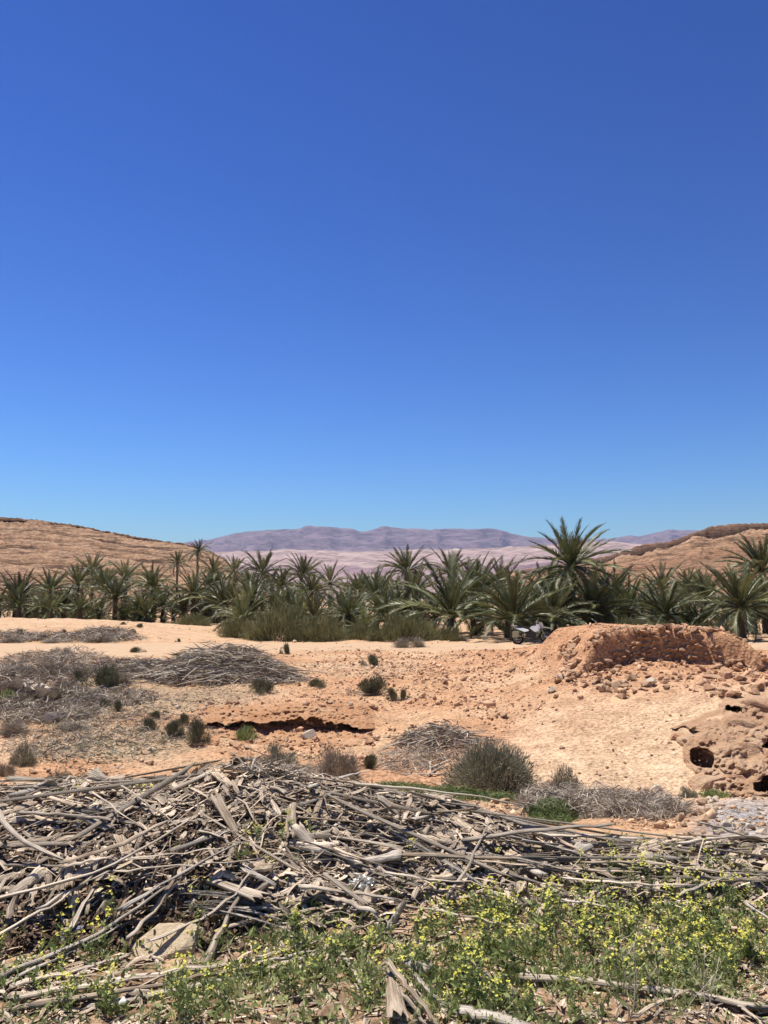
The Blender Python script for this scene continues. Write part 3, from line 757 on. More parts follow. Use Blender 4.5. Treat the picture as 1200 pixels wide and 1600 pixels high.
# eroded conglomerate outcrop with hollows at the right
def outcrop():
    U = np.linspace(1030, 1330, 230); W = np.linspace(1082, 1252, 170)
    PX, PY = np.meshgrid(U, W, indexing='xy')
    g = ground(PX.ravel(), PY.ravel())[:, 1].reshape(PX.shape)
    bd = np.interp(PY, [1082, 1105, 1128, 1138, 1152, 1165, 1200, 1222, 1252], [1130, 1112, 1062, 1034, 1040, 1058, 1068, 1084, 1120]) + 8 * fbm(PY * .06, PX * .04, 3, 806)
    ins = sst(-6, 16, PX - bd)
    bulge = 0.40 * (fbm(PX * 0.014, PY * 0.018, 3, 801) + .3) + 0.16 * fbm(PX * 0.05, PY * 0.06, 3, 802)
    rid = 0.20 * (1 - np.abs(fbm(PX * 0.03 + PY * 0.012, PY * 0.028, 3, 803)) * 2) + 0.09 * fbm(PX * 0.13, PY * 0.17, 3, 804) + .03 * fbm(PX * .4, PY * .5, 2, 805)
    Y = g - 0.05 - np.maximum(bulge + rid, -.02) * sst(0, 40, PX - bd) * sst(1082, 1105, PY)
    dark = np.zeros_like(Y)
    wob = 9.0 * fbm(PX * 0.075, PY * 0.075, 4, 811, .6)
    for cx, cy, rx, ry, dep, tilt in HOLES + [(1064, 1143, 30, 3, 0.3, 0.16), (1122, 1203, 24, 3, 0.25, 0.5)]:
        wb = wob * (.3 if cx == 1097 else 1); dx = PX - cx + wb; dy = PY - cy - tilt * (PX - cx) + wb
        q = (np.abs(dx / rx) ** 3 + np.abs(dy / ry) ** 3)
        Y = Y + dep * sst(1.5, 0.7, q)
    # blend into the slope at its left and upper borders
    edge = np.minimum(ins, sst(1078, 1100, PY + 16 * fbm(PX * .045, PY * .02, 4, 812)))
    low = sst(1252, 1240, PY)
    Y = Y * edge + (g + 0.25) * (1 - edge)
    Y = Y * low + (g + 0.25) * (1 - low)
    V = at(PX, PY, Y)
    m, n, b = new_mat('eroded_conglomerate')
    p = geo_pos(n)
    f = noise(n, p, 1.1, 6, 0.65, 0.4); f2 = noise(n, p, 9, 5, 0.7)
    c = ramp(n, f, [(0.3, (0.44, 0.255, 0.15)), (0.5, (0.56, 0.36, 0.22)), (0.68, (0.66, 0.48, 0.32))])
    c = mixc(n, 1.0, c, mth(n, 'MULTIPLY_ADD', f2, 0.8, 0.6), 'MULTIPLY')
    n.links.new(c, b.inputs['Base Color']); b.inputs['Roughness'].default_value = 0.95; b.inputs['Specular IOR Level'].default_value = 0.1
    bump(n, b, f2, 1.0, 0.12)
    me = mkmesh('rock_outcrop', V, grid_faces(*PX.shape), m, smooth=True)
    tag(obj('rock_outcrop', me), 'eroded reddish rock outcrop with dark hollows at the right', 'outcrop')
    # loose blocks about the hollow
    mats = [M_WALLROCK, M_ROCK, m]
    for px, py, s, fl, lab in [(1115, 1222, .40, .6, 'large smooth reddish boulder just below the square dark hollow'), (1130, 1172, .26, .9, 'rounded block forming the right jamb of the dark hollow'), (1172, 1186, .38, 1.0, 'rounded boulder between the two right hollows'), (1062, 1152, .22, .4, 'tan ledge block left above the dark hollow'),
                           (1098, 1161, .30, .38, 'layered lintel rock over the dark hollow'), (1160, 1140, .36, .9, 'tall bulging rock in the upper middle of the outcrop'), (1185, 1108, .36, .6, 'pale flat-topped rock at the outcrop crest'), (1126, 1128, .26, .5, 'low ledge rock on the outcrop shoulder'), (1152, 1222, .22, .7, 'small block left of the lower right hollow'), (1215, 1195, .4, 1.0, 'boulder at the right edge of the outcrop')]:
        g0 = ground(px, py)[0]; q = at(px, py, g0[1] - s * .18)
        tag(obj('boulder', boulder_mesh(int(px), mats[int(px) % 3]), None, tuple(q), (random.uniform(-.2, .2), random.uniform(-.2, .2), random.uniform(-.5, .5)), (s * 1.15, s * .8, s * fl)), lab, 'boulder')
outcrop()

# the undercut bank in the gully side: a lip of red earth over a dark crack
def earth_ledge():
    U = np.linspace(286, 606, 250); W = np.linspace(1090, 1176, 110)
    PX, PY = np.meshgrid(U, W, indexing='xy')
    g = ground(PX.ravel(), PY.ravel())[:, 1].reshape(PX.shape)
    g = np.minimum.accumulate(g[::1], axis=0)
    cy = np.interp(PX, [286, 330, 400, 460, 500, 560, 606], [1137, 1134, 1132, 1131, 1135, 1138, 1139]) + 4.5 * fbm(PX * .045, 0 * PX, 5, 821, .65)
    hw = np.interp(PX, [286, 314, 326, 360, 396, 404, 418, 432, 470, 530, 556, 572, 606], [0, 0, 1.2, 2.2, 2.6, .6, .5, 2.4, 5.5, 4.0, 1.8, 0, 0]) * (1 + .9 * fbm(PX * .13, 0 * PX + 4, 4, 822, .65))
    fade = sst(300, 345, PX) * sst(600, 560, PX)
    d = PY - cy
    lip = 0.55 * fade * np.exp(-np.maximum(-d - 2, 0) / 13.0) * (d < 0)
    n = (.16 * fbm(PX * .06, PY * .1, 3, 823) + .12 * fbm(PX * .22, PY * .3, 3, 824)) * fade
    inside = sst(1.25, .75, np.abs(d + .4 * hw) / np.maximum(hw, .4)) * (hw > .8)
    Y = g - .05 - lip - n + inside * 1.5
    e = np.minimum(np.minimum(sst(286, 318, PX), sst(606, 574, PX)), np.minimum(sst(1090, 1104, PY), sst(1176, 1162, PY)))
    Y = Y * e + (g + .35) * (1 - e)
    V = at(PX, PY, Y)
    m, n_, b = new_mat('red_earth')
    p = geo_pos(n_)
    f = noise(n_, p, 1.4, 6, .65, .3); f2 = noise(n_, p, 10, 5, .7)
    c = ramp(n_, f, [(.3, (.42, .215, .11)), (.5, (.52, .29, .155)), (.7, (.59, .375, .22))])
    c = mixc(n_, 1.0, c, mth(n_, 'MULTIPLY_ADD', f2, .7, .65), 'MULTIPLY')
    n_.links.new(c, b.inputs['Base Color']); b.inputs['Roughness'].default_value = .95; b.inputs['Specular IOR Level'].default_value = .1
    bump(n_, b, f2, 1.0, .08)
    tag(obj('earth_ledge', mkmesh('earth_ledge', V, grid_faces(*PX.shape), m, smooth=True)), 'undercut ledge of red earth over a dark crack in the bank', 'earth bank')
earth_ledge()

# ------------------------------------------------------------------ palms
def frond_mesh(name, droop, seed, mat, n=36, width=0.2, fwd=0.75, vee=0.35, sparse=0.0, curl=0.0, twist=0.0):
    r = np.random.default_rng(seed)
    K = 12
    t = np.linspace(0, 1, K)
    ang = -droop * t ** 1.4
    dy = np.cos(ang); dz = np.sin(ang)
    y = np.concatenate([[0], np.cumsum((dy[1:] + dy[:-1]) / 2)]) / (K - 1); z = np.concatenate([[0], np.cumsum((dz[1:] + dz[:-1]) / 2)]) / (K - 1)
    x = 0.06 * r.normal() * t ** 2 + curl * t ** 2
    V, Fc, uv = [], [], []
    for i in range(K):                         # rachis, three-sided
        w = 0.014 * (1 - 0.85 * t[i]) + 0.002
        V += [(x[i] - w, y[i], z[i]), (x[i] + w, y[i], z[i]), (x[i], y[i], z[i] - w * 1.2)]
        uv += [(t[i] * 3, 0), (t[i] * 3, .03), (t[i] * 3, .06)]
    for i in range(K - 1):
        a = i * 3
        for j in range(3):
            Fc.append((a + j, a + (j + 1) % 3, a + 3 + (j + 1) % 3, a + 3 + j))
    T = []
    for side in (-1, 1):
        for k in range(n):
            tt = 0.16 + 0.84 * (k + r.uniform(-.3, .3)) / n
            if r.uniform() < sparse: continue
            tt = min(max(tt, 0.1), 0.995)
            P = np.array([np.interp(tt, t, x), np.interp(tt, t, y), np.interp(tt, t, z)])
            an = np.interp(tt, t, ang); Tn = np.array([0, math.cos(an), math.sin(an)]); N = np.array([0, -math.sin(an), math.cos(an)])
            prof = min(1, (tt - 0.06) / 0.22) * (1 - 0.55 * max(0, (tt - 0.5) / 0.5) ** 1.5)
            l = width * prof * r.uniform(0.85, 1.12)
            d = np.array([side, 0, 0]) * (1 - 0.45 * tt) + Tn * fwd * r.uniform(0.8, 1.25) * (0.8 + tt) + N * vee * r.uniform(0.5, 1.4)
            d /= np.linalg.norm(d)
            w = 0.0095 * (1 + 0.4 * r.uniform())
            i0 = len(V)
            V += [tuple(P - Tn * w), tuple(P + Tn * w), tuple(P + d * l * 0.55 + Tn * w * 0.6 - N * 0.003), tuple(P + d * l - N * l * r.uniform(0, .18))]
            uv += [(tt, 0), (tt, .02), (tt + l, .01), (tt + l, .02)]
            T += [(i0, i0 + 1, i0 + 2), (i0, i0 + 2, i0 + 3)]
    return mkmesh(name, V, [np.array(Fc), np.array(T)], mat, uv=uv)

FR_UP = [frond_mesh('frond', 0.35 + .12 * i, 900 + i, M_FROND, 46, 0.20, 1.05, 0.28) for i in range(3)]
FR_MID = [frond_mesh('frond', 0.8 + .2 * i, 910 + i, M_FROND, 46, 0.21, 0.95, 0.3) for i in range(3)]
FR_OUT = [frond_mesh('frond', 1.25 + .2 * i, 920 + i, M_FROND, 44, 0.20, 0.9, 0.2) for i in range(2)]
FR_DRY = [frond_mesh('frond', 0.9 + .35 * i, 930 + i, M_DRYFROND, 30, 0.15, 1.2, -0.1, 0.15) for i in range(3)]

def trunk_mesh(seed, ns=12, rings=26):
    r = np.random.default_rng(seed)
    V, Fc = [], []
    for i in range(rings):
        t = i / (rings - 1)
        rad = (1.15 - 0.35 * t + (0.25 if t > .86 else 0) * (t - .86) / .14) * (1 + 0.16 * (i % 2))
        for j in range(ns):
            a = 2 * math.pi * (j + 0.5 * ((i // 2) % 2)) / ns
            rr = rad * (1 + r.uniform(-.09, .12))
            V.append((rr * math.cos(a), rr * math.sin(a), t))
    for i in range(rings - 1):
        for j in range(ns):
            Fc.append((i * ns + j, i * ns + (j + 1) % ns, (i + 1) * ns + (j + 1) % ns, (i + 1) * ns + j))
    V.append((0, 0, 1.03)); c = len(V) - 1
    tri = [((rings - 1) * ns + j, (rings - 1) * ns + (j + 1) % ns, c) for j in range(ns)]
    return mkmesh('trunk', V, [np.array(Fc), np.array(tri)], M_TRUNK)
TRUNKS = [trunk_mesh(60 + i) for i in range(3)]

def palm(px, py, Y, L, label, nf=34, ndry=6, spread=1.0, group=None, slim=False, lo=-8):
    c = at(px, py, Y)
    gz = float(height(c[0], Y)) if Y < 120 else CZ - 2.6
    hh = max(0.25, c[2] - gz)
    root = obj('date_palm', None, None, (c[0], Y, gz - 0.05))
    root.empty_display_size = 0.5
    L = L * (1.18 if not slim else 1.05)
    tag(root, label, 'palm tree', group)
    rad = 0.16 if slim else 0.21
    obj('trunk', random.choice(TRUNKS), root, (0, 0, 0), (random.uniform(-.02, .02), random.uniform(-.02, .02), random.uniform(0, 6)), (rad, rad, hh + 0.05))
    top = (0, 0, hh)
    g = random.uniform(0, 6.28)
    nf = int(nf * random.uniform(.72, 1.2)); L = L * random.uniform(.88, 1.15); lo = lo + random.uniform(-14, 10)
    tilt = Matrix.Rotation(random.gauss(0, .13), 4, 'X') @ Matrix.Rotation(random.gauss(0, .13), 4, 'Y')
    ndry = max(0, ndry + random.randint(-2, 4))
    for i in range(nf):
        f = (i + 0.5) / nf
        el = math.radians(84 - (84 - lo) * f ** 0.85 * spread + random.uniform(-7, 7))
        az = g + i * 2.39996 + random.uniform(-.25, .25)
        ms = FR_UP if f < 0.42 else FR_MID if f < 0.78 else FR_OUT
        s = L * random.uniform(0.86, 1.1) * (0.82 + 0.22 * min(1, f * 2.5))
        R = Matrix.Rotation(az, 4, 'Z') @ Matrix.Rotation(el, 4, 'X') @ Matrix.Rotation(random.uniform(-.35, .35), 4, 'Y')
        obj('frond', random.choice(ms), root, M=Matrix.Translation(top) @ tilt @ R @ Matrix.Scale(s, 4))
    for i in range(ndry):
        az = g + i * 6.28 / max(1, ndry) + random.uniform(-.5, .5)
        el = math.radians(random.uniform(-55, -15) if hh > 1.2 else random.uniform(-12, 8))
        R = Matrix.Rotation(az, 4, 'Z') @ Matrix.Rotation(el, 4, 'X')
        s = L * random.uniform(.6, .85)
        if hh > 1.2: s = min(s, hh * 0.95)
        obj('frond', random.choice(FR_DRY), root, M=Matrix.Translation(top) @ R @ Matrix.Scale(s, 4))
    return root

PALMS = [  # px, py of the crown's heart, distance, frond length, label
 (24, 940, 82, 2.9, 'round-crowned date palm nearest the left edge of the photo', {}),
 (78, 925, 92, 2.7, 'date palm with a dark trunk, second from the left edge', {}),
 (122, 914, 98, 2.8, 'date palm below the tall crown at the left hill foot', {}),
 (145, 895, 112, 3.0, 'upright date palm standing highest in the left third, below the hillside', {}),
 (163, 918, 96, 2.8, 'date palm just right of the upright left one', {}),
 (196, 905, 106, 2.8, 'date palm before the middle of the left hill', {}),
 (237, 915, 88, 3.0, 'broad date palm with a fan crown right of the hill middle', {}),
 (278, 880, 118, 2.3, 'date palm with a crown just left of the slim tall one', {'slim': True}),
 (311, 861, 120, 2.3, 'slim tall date palm with bare trunk against the hill end', {'slim': True, 'nf': 24, 'lo': -25}),
 (303, 930, 77, 2.9, 'date palm with pale drooping dry fronds behind the sand rise', {'ndry': 9}),
 (333, 893, 112, 2.5, 'small date palm right of the slim tall trunk', {}),
 (366, 895, 116, 2.5, 'small date palm at the tip of the left hill', {}),
 (350, 945, 73, 3.0, 'low date palm right of the one with dry drooping fronds', {'ndry': 2}),
 (410, 895, 98, 3.0, 'date palm with yellowish lower fronds before the pink cliffs left', {'ndry': 6}),
 (440, 915, 92, 2.8, 'dark date palm between the yellowish one and the twin crowns', {}),
 (472, 900, 104, 2.8, 'date palm crown reaching up left of the grove middle', {}),
 (516, 912, 96, 2.9, 'date palm leaning right before the pink plain', {}),
 (486, 928, 80, 2.9, 'leafy date palm above the olive tamarisk', {}),
 (560, 925, 88, 2.6, 'low date palm in the dip of the grove skyline', {}),
 (588, 932, 66, 3.1, 'broad date palm with brown skirt in the grove middle', {'ndry': 7}),
 (636, 893, 88, 3.0, 'left of the two high palm crowns before the pink cliffs', {'lo': 5}),
 (703, 897, 84, 3.0, 'right of the two high palm crowns before the pink cliffs', {'lo': 5}),
 (650, 928, 76, 2.8, 'date palm under the two high crowns', {}),
 (745, 928, 56, 2.9, 'tall-leaved date palm left of the motorcycle palms', {}),
 (705, 962, 50, 3.6, 'wide arching date palm at the road edge left of the motorcycle', {'ndry': 4, 'nf': 36}),
 (803, 968, 46.2, 3.2, 'date palm right behind the motorcycle', {'nf': 32}),
 (783, 918, 66, 2.8, 'date palm behind the one at the motorcycle', {}),
 (852, 935, 57, 3.0, 'date palm left below the tallest palm', {}),
 (893, 884, 53, 3.35, 'tallest date palm with dark trunk right of the motorcycle', {'nf': 64, 'ndry': 10, 'lo': -30}),
 (955, 935, 60, 2.9, 'date palm right below the tallest palm', {}),
 (1035, 918, 72, 2.9, 'fan-shaped date palm behind the ruined wall top', {}),
 (1074, 925, 76, 2.6, 'small pale date palm between the fan palm and the right big palms', {}),
 (1100, 940, 62, 2.8, 'date palm behind the right end of the ruined wall', {}),
 (1158, 948, 45, 3.3, 'big low date palm right of the mound with hanging dry skirt', {'nf': 42, 'ndry': 10}),
 (1192, 893, 58, 3.1, 'tall date palm cut by the right edge of the photo', {'nf': 32}),
 (985, 955, 55, 2.8, 'low date palm behind the left of the wall top', {}),
 (1040, 960, 50, 2.8, 'low dense date palm behind the middle of the wall top', {}),
 (930, 955, 51, 2.9, 'shaded date palm at the foot of the tallest palm', {'ndry': 6}),
 (865, 965, 48.5, 2.8, 'low date palm arching over the motorcycle front', {'ndry': 5, 'lo': -14}),
 (545, 962, 58, 2.6, 'low date palm right of the olive tamarisk', {}),
 (455, 960, 60, 2.6, 'low date palm hidden in the olive tamarisk', {}),
 (395, 945, 62, 2.7, 'low date palm left of the olive tamarisk', {}),
 (180, 935, 78, 2.7, 'low date palm behind the sand rise at the left', {}),
 (255, 945, 79, 2.8, 'low date palm right of centre behind the sand rise', {}),
 (220, 955, 78, 2.5, 'short ground-level palm at the sand rise crest', {'ndry': 5}),
 (1215, 955, 50, 3.0, 'big date palm half out of frame at the right edge', {}),
 (620, 960, 56, 2.4, 'low date palm before the pale dry shrub at the road', {}),
]
for px, py, Y, L, lab, kw in PALMS:
    palm(px, py, Y, L, lab, **kw)
# palms that show little more than a tuft: their fronds joined into one crown
def crown_mesh(seed, nf, lo, dry=3):
    r = random.Random(seed)
    Vs, Fs, mi, off = [], {3: [], 4: []}, {3: [], 4: []}, 0
    g = r.uniform(0, 6.28)
    for i in range(nf + dry):
        f = (i + .5) / nf
        if i < nf:
            el = math.radians(84 - (84 - lo) * f ** .85 + r.uniform(-8, 8)); me = r.choice(FR_UP if f < .42 else FR_MID if f < .78 else FR_OUT); sz = r.uniform(.82, 1.1); k = 0
        else:
            el = math.radians(r.uniform(-30, 5)); me = r.choice(FR_DRY); sz = r.uniform(.5, .8); k = 1
        R = np.array((Matrix.Rotation(g + i * 2.39996 + r.uniform(-.3, .3), 3, 'Z') @ Matrix.Rotation(el, 3, 'X') @ Matrix.Rotation(r.uniform(-.4, .4), 3, 'Y')))
        v = np.empty(len(me.vertices) * 3, np.float32); me.vertices.foreach_get('co', v); v = v.reshape(-1, 3) @ R.T * sz
        for p in me.polygons:
            Fs[len(p.vertices)].append([q + off for q in p.vertices]); mi[len(p.vertices)].append(k)
        Vs.append(v); off += len(v)
    return mkmesh('crown', np.concatenate(Vs), [np.array(Fs[4]), np.array(Fs[3])], [M_FROND, M_DRYFROND], matidx=mi[4] + mi[3])
CROWNS = [crown_mesh(70 + i, 30, [-8, -8, 2, 6][i]) for i in range(4)]
def tuft_palm(x, Y, hh, L, label, group, name='date_palm'):
    gz = float(height(x, Y)) if Y < 120 else CZ - 2.6
    root = obj(name, None, None, (x, Y, gz - .05)); root.empty_display_size = .5
    tag(root, label, 'palm tree', group)
    obj('trunk', random.choice(TRUNKS), root, (0, 0, 0), (0, 0, random.uniform(0, 6)), (.2, .2, hh + .05))
    obj('crown', random.choice(CROWNS), root, (0, 0, hh), (random.uniform(-.12, .12), random.uniform(-.12, .12), random.uniform(0, 6.28)), L)
for k in range(28):
    px = random.choice([random.uniform(10, 1190), random.uniform(420, 1190)])
    Y = random.uniform(84, 128)
    c = at(px, random.uniform(918, 938), Y)
    wh = 'below the left hill' if px < 370 else 'before the pale pink cliffs' if px < 820 else 'below the right hill'
    tuft_palm(c[0], Y, c[2] - (CZ - 2.6), random.uniform(2.7, 3.3), 'date palm half hidden in the rear of the grove ' + wh, 'half hidden palms ' + wh)
for k in range(46):
    px = 10 + (k + random.uniform(-.4, .4)) * 1185 / 46
    Y = random.uniform(76, 84) if px < 380 else random.uniform(47, 64)
    x = (px - 600) / F * Y
    wh = 'behind the left sand rise' if px < 380 else 'behind the olive tamarisks' if px < 660 else 'around the motorcycle' if px < 890 else 'behind the ruined wall'
    tuft_palm(x, Y, random.uniform(.25, 1.5), random.uniform(2.1, 2.9), 'low bushy palm filling the foot of the grove ' + wh, 'low palms ' + wh, 'bushy_palm')

# ------------------------------------------------------------------ bushes
def blades(P0, P1, w, rnd, bend=None):
    """n narrow leaf quads from P0 to P1"""
    n = len(P0)
    d = P1 - P0
    side = np.cross(d, rng.normal(size=(n, 3))); side /= np.linalg.norm(side, axis=1, keepdims=True) + 1e-9
    m = (P0 + P1) / 2 + (bend if bend is not None else 0)
    V = np.stack([P0, m + side * w[:, None], P1, m - side * w[:, None]], 1).reshape(-1, 3)
    Fq = np.arange(n * 4).reshape(n, 4)
    return V, Fq, np.repeat(rnd, 4)

def bush_arrays(n, seed, h=0.75, length=0.2, w=0.01, clumps=30, up=0.5, fill=0.55):
    r = np.random.default_rng(seed)
    cd = r.normal(size=(clumps, 3)); cd[:, 2] = np.abs(cd[:, 2]) * 0.9 + 0.05; cd /= np.linalg.norm(cd, axis=1, keepdims=True)
    cr = r.uniform(0.72, 1.05, clumps)
    k = r.integers(0, clumps, n)
    d = cd[k] + r.normal(size=(n, 3)) * 0.22
    d[:, 2] = np.abs(d[:, 2]); d /= np.linalg.norm(d, axis=1, keepdims=True)
    rad = cr[k] * (fill + (1 - fill) * r.uniform(0, 1, n) ** 0.6)
    tip = d * rad[:, None] * np.array([1, 1, h / 0.75 * 0.85])
    dirn = d * (1 - up) + np.array([0, 0, up]) + r.normal(size=(n, 3)) * 0.25
    dirn /= np.linalg.norm(dirn, axis=1, keepdims=True)
    base = tip - dirn * (length * r.uniform(0.6, 1.3, n))[:, None]
    base[:, 2] = np.maximum(base[:, 2], 0.0)
    rn = np.clip(0.5 + 0.25 * r.normal(size=n) + 0.25 * (r.uniform(0, 1, clumps)[k] - .5), 0, 1)
    return base, tip, np.full(n, w) * r.uniform(.7, 1.3, n), rn

def bush_meshes(name, n, seed, mat, twig=M_DEADTWIG, **kw):
    b, t, w, rn = bush_arrays(n, seed, **kw)
    V, Fq, R = blades(b, t, w, rn)
    fol = mkmesh('foliage', V, Fq, mat, attrs={'rnd': R})
    r = np.random.default_rng(seed + 1)
    m = 70
    ends = b[r.integers(0, len(b), m)] * 0.95
    st = np.concatenate([r.normal(size=(m, 2)) * 0.06, np.zeros((m, 1)) - 0.05], 1)
    V, Fq, R = blades(st, ends, np.full(m, 0.012), r.uniform(0, 1, m))
    k = 150; an = r.uniform(0, 6.283, k); q0 = r.uniform(.45, 1.0, k); q1 = q0 + r.uniform(.1, .35, k)
    A0 = np.stack([np.cos(an) * q0, np.sin(an) * q0, r.uniform(0, .05, k)], -1); an2 = an + r.normal(0, .3, k)
    A1 = np.stack([np.cos(an2) * q1, np.sin(an2) * q1, r.uniform(0, .10, k)], -1)
    V2, F2, R2 = blades(A0, A1, np.full(k, .008), r.uniform(0, 1, k))
    F2 = F2 + len(V); V = np.concatenate([V, V2]); Fq = np.concatenate([Fq, F2]); R = np.concatenate([R, R2])
    stm = mkmesh('branches', V, Fq, twig, attrs={'rnd': R})
    return fol, stm
B_DARK = [bush_meshes('b', 3600, 1000 + i, M_BUSH, length=0.15, w=0.011, up=.3, fill=.35, clumps=13) for i in range(3)]
B_GREY = [bush_meshes('b', 4200, 1010 + i, M_GREYBUSH, length=0.16, w=0.009, up=.32, fill=.35, clumps=16) for i in range(2)]
B_DRY = [bush_meshes('b', 3200, 1020 + i, M_DRYBUSH, length=0.28, w=0.006, up=0.25) for i in range(2)]
B_GREEN = [bush_meshes('b', 1500, 1030 + i, M_HERB, length=0.3, w=0.02, up=0.7) for i in range(2)]
B_BIG = [bush_meshes('b', 17000, 1040, M_GREYBUSH, length=0.11, w=0.0062, clumps=110, up=.15, fill=.42)]

B_DEAD = [bush_meshes('b', 3000, 1050 + i, M_DEADTWIG, length=0.36, w=0.0075, up=.15, fill=.3, clumps=18) for i in range(3)]

def bush(px, py, wpx, hpx, kind, label, name='bush', group=None, cat='bush'):
    """px,py: foot of the bush"""
    p = ground(px, py)[0]
    r = wpx / 2 * p[1] / F * (1.12 if wpx < 70 else 1); h = hpx * p[1] / F
    root = obj(name, None, None, tuple(p), (0, 0, random.uniform(0, 6.28)), (r * random.uniform(.85, 1.15), r * random.uniform(.7, 1.1), h / 0.95 * random.uniform(.9, 1.1)))
    root.empty_display_size = 0.2
    fol, st = random.choice(kind)
    obj('foliage', fol, root); obj('branches', st, root)
    tag(root, label, cat, group)
    return root
for a in [
 (766, 1236, 152, 92, B_BIG, 'largest rounded grey-green bush at the foot of the sand slope'),
 (885, 1240, 56, 52, B_GREY, 'pointed grey-green bush right of the largest bush'),
 (580, 1083, 60, 42, B_DARK, 'dark green bush on the open bank in the middle'),
 (578, 1040, 36, 26, B_DARK, 'dark bush just below the road above the middle bush'),
 (612, 1093, 18, 24, B_DARK, 'small dark shrub left of a pair beside the middle bush'),
 (633, 1092, 17, 24, B_DARK, 'small dark shrub right of a pair beside the middle bush'),
 (412, 1083, 54, 34, B_DARK, 'flat dark bush right of the big frond heap'),
 (495, 1073, 40, 16, B_DARK, 'low flat shrub midway between two bank bushes'),
 (445, 1022, 22, 26, B_DARK, 'small dark bush at the right tip of the big frond heap'),
 (528, 1215, 76, 56, B_DRY, 'pale dry grey bush behind the litter heap'),
 (578, 1200, 30, 36, B_DARK, 'narrow dark green bush touching the pale dry one'),
 (432, 1198, 54, 44, B_GREY, 'loose grey-green bush left of the pale dry one'),
 (318, 1217, 40, 32, B_GREY, 'small round grey-green bush above the litter at left'),
 (385, 1155, 42, 24, B_GREEN, 'green tuft growing inside the bank crack'),
 (309, 1160, 42, 42, B_DARK, 'dark bush at the left end of the bank crack'),
 (271, 1150, 36, 30, B_DARK, 'dark bush second left of the bank crack'),
 (231, 1142, 34, 26, B_DARK, 'dark bush third left of the bank crack'),
 (286, 1130, 24, 20, B_DARK, 'small shrub above the row of dark bushes'),
 (35, 1195, 56, 42, B_GREY, 'grey bush at the left edge above the litter'),
 (90, 1228, 40, 32, B_GREY, 'small grey bush on bare sand at lower left'),
 (8, 1212, 30, 26, B_DRY, 'dry bush cut by the left edge above the litter'),
 (10, 1098, 36, 30, B_GREEN, 'bright green bush cut by the left edge'),
 (155, 1075, 66, 50, B_DARK, 'dark green bush among the grey dead scrub'),
 (122, 1066, 30, 22, B_DARK, 'small dark bush left of the one in the dead scrub'),
 (95, 1028, 50, 24, B_DRY, 'dry straw bush at the near road edge'),
 (163, 1104, 24, 16, B_DARK, 'tiny dark shrub below the dead scrub, leftmost of three'),
 (183, 1112, 26, 20, B_DARK, 'tiny dark shrub below the dead scrub, middle of three'),
 (240, 1122, 26, 18, B_DARK, 'tiny dark shrub below the dead scrub, rightmost of three'),
 (207, 990, 14, 10, B_DARK, 'round dark tuft on the sand rise'),
 (217, 980, 16, 8, B_DARK, 'dark tuft on the crest of the sand rise'),
 (193, 976, 12, 6, B_DARK, 'smaller tuft left on the crest of the sand rise'),
 (278, 1003, 9, 7, B_DARK, 'little tuft at the right foot of the sand rise'),
 (35, 992, 22, 14, B_DARK, 'tuft in the brush strip at the left of the sand rise'),
 (100, 991, 12, 9, B_DARK, 'tiny tuft left of the middle of the sand rise'),
 (640, 1012, 60, 24, B_DRY, 'pale dry shrub at the far edge of the road'),
 (215, 1020, 30, 14, B_DARK, 'low bush on top of the big frond heap'),
 (93, 1250, 34, 24, B_GREEN, 'green bush behind the left litter heap'),
 (820, 1215, 20, 18, B_DARK, 'small dark shrub at the right side of the largest bush'),
 (1075, 1245, 34, 20, B_GREY, 'grey-green shrub at the foot of the outcrop, left one'),
 (1115, 1243, 40, 14, B_GREEN, 'low green shrub at the foot of the outcrop, right one')]:
    bush(*a)

for a in [(28, 1066, 84, 40, 'largest grey dead bush at the left edge below the road'), (82, 1058, 70, 34, 'grey dead bush second from the left edge below the road'), (132, 1056, 66, 30, 'grey dead bush third from the left edge below the road'),
          (104, 1084, 64, 32, 'grey dead bush just below the fallen palm trunk end'), (48, 1100, 70, 28, 'grey dead bush under the fallen palm trunk'), (186, 1068, 60, 24, 'low grey dead bush touching the roadside frond heap'),
          (6, 1084, 50, 28, 'grey dead bush cut by the left edge'), (145, 1098, 56, 20, 'flat grey dead bush below the dark green one'), (20, 1004, 50, 13, 'dead bush at the left of the brush strip on the rise'), (155, 1003, 70, 17, 'dead bush at the right of the brush strip on the rise'), (92, 1004, 56, 12, 'dead bush in the middle of the brush strip on the rise'),
          (20, 1146, 60, 26, 'grey scrub bush at the left edge above the sand patch'), (110, 1140, 56, 18, 'low grey scrub bush right of the white flat rock')]:
    bush(a[0], a[1], a[2], a[3], B_DEAD, a[4], name='dead_bush', cat='dead bush')

# tamarisk masses in front of the grove
def tamarisk(px, py, Y, wpx, hpx, label, seed):
    c = at(px, py, Y); gz = float(height(c[0], Y))
    r = wpx / 2 * Y / F; h = (c[2] - gz) + hpx * Y / F
    b, t, w, rn = bush_arrays(6500, seed, h=0.75, length=0.22, w=0.006, clumps=46, up=0.45, fill=0.45)
    V, Fq, R = blades(b, t, w, rn)
    root = obj('tamarisk', None, None, (c[0], Y, gz), None, (r, r * 0.8, h / 0.9)); root.empty_display_size = .3
    obj('foliage', mkmesh('foliage', V, Fq, M_TAMARISK, attrs={'rnd': R}), root)
    rr = np.random.default_rng(seed); m = 60
    V, Fq, R = blades(np.concatenate([rr.normal(size=(m, 2)) * .1, np.zeros((m, 1)) - .03], 1), b[rr.integers(0, len(b), m)], np.full(m, .01), rr.uniform(0, 1, m))
    obj('branches', mkmesh('branches', V, Fq, M_DEADTWIG, attrs={'rnd': R}), root)
    tag(root, label, 'shrub')
tamarisk(432, 985, 45.5, 125, 55, 'olive feathery tamarisk right of the big frond heap', 2000)
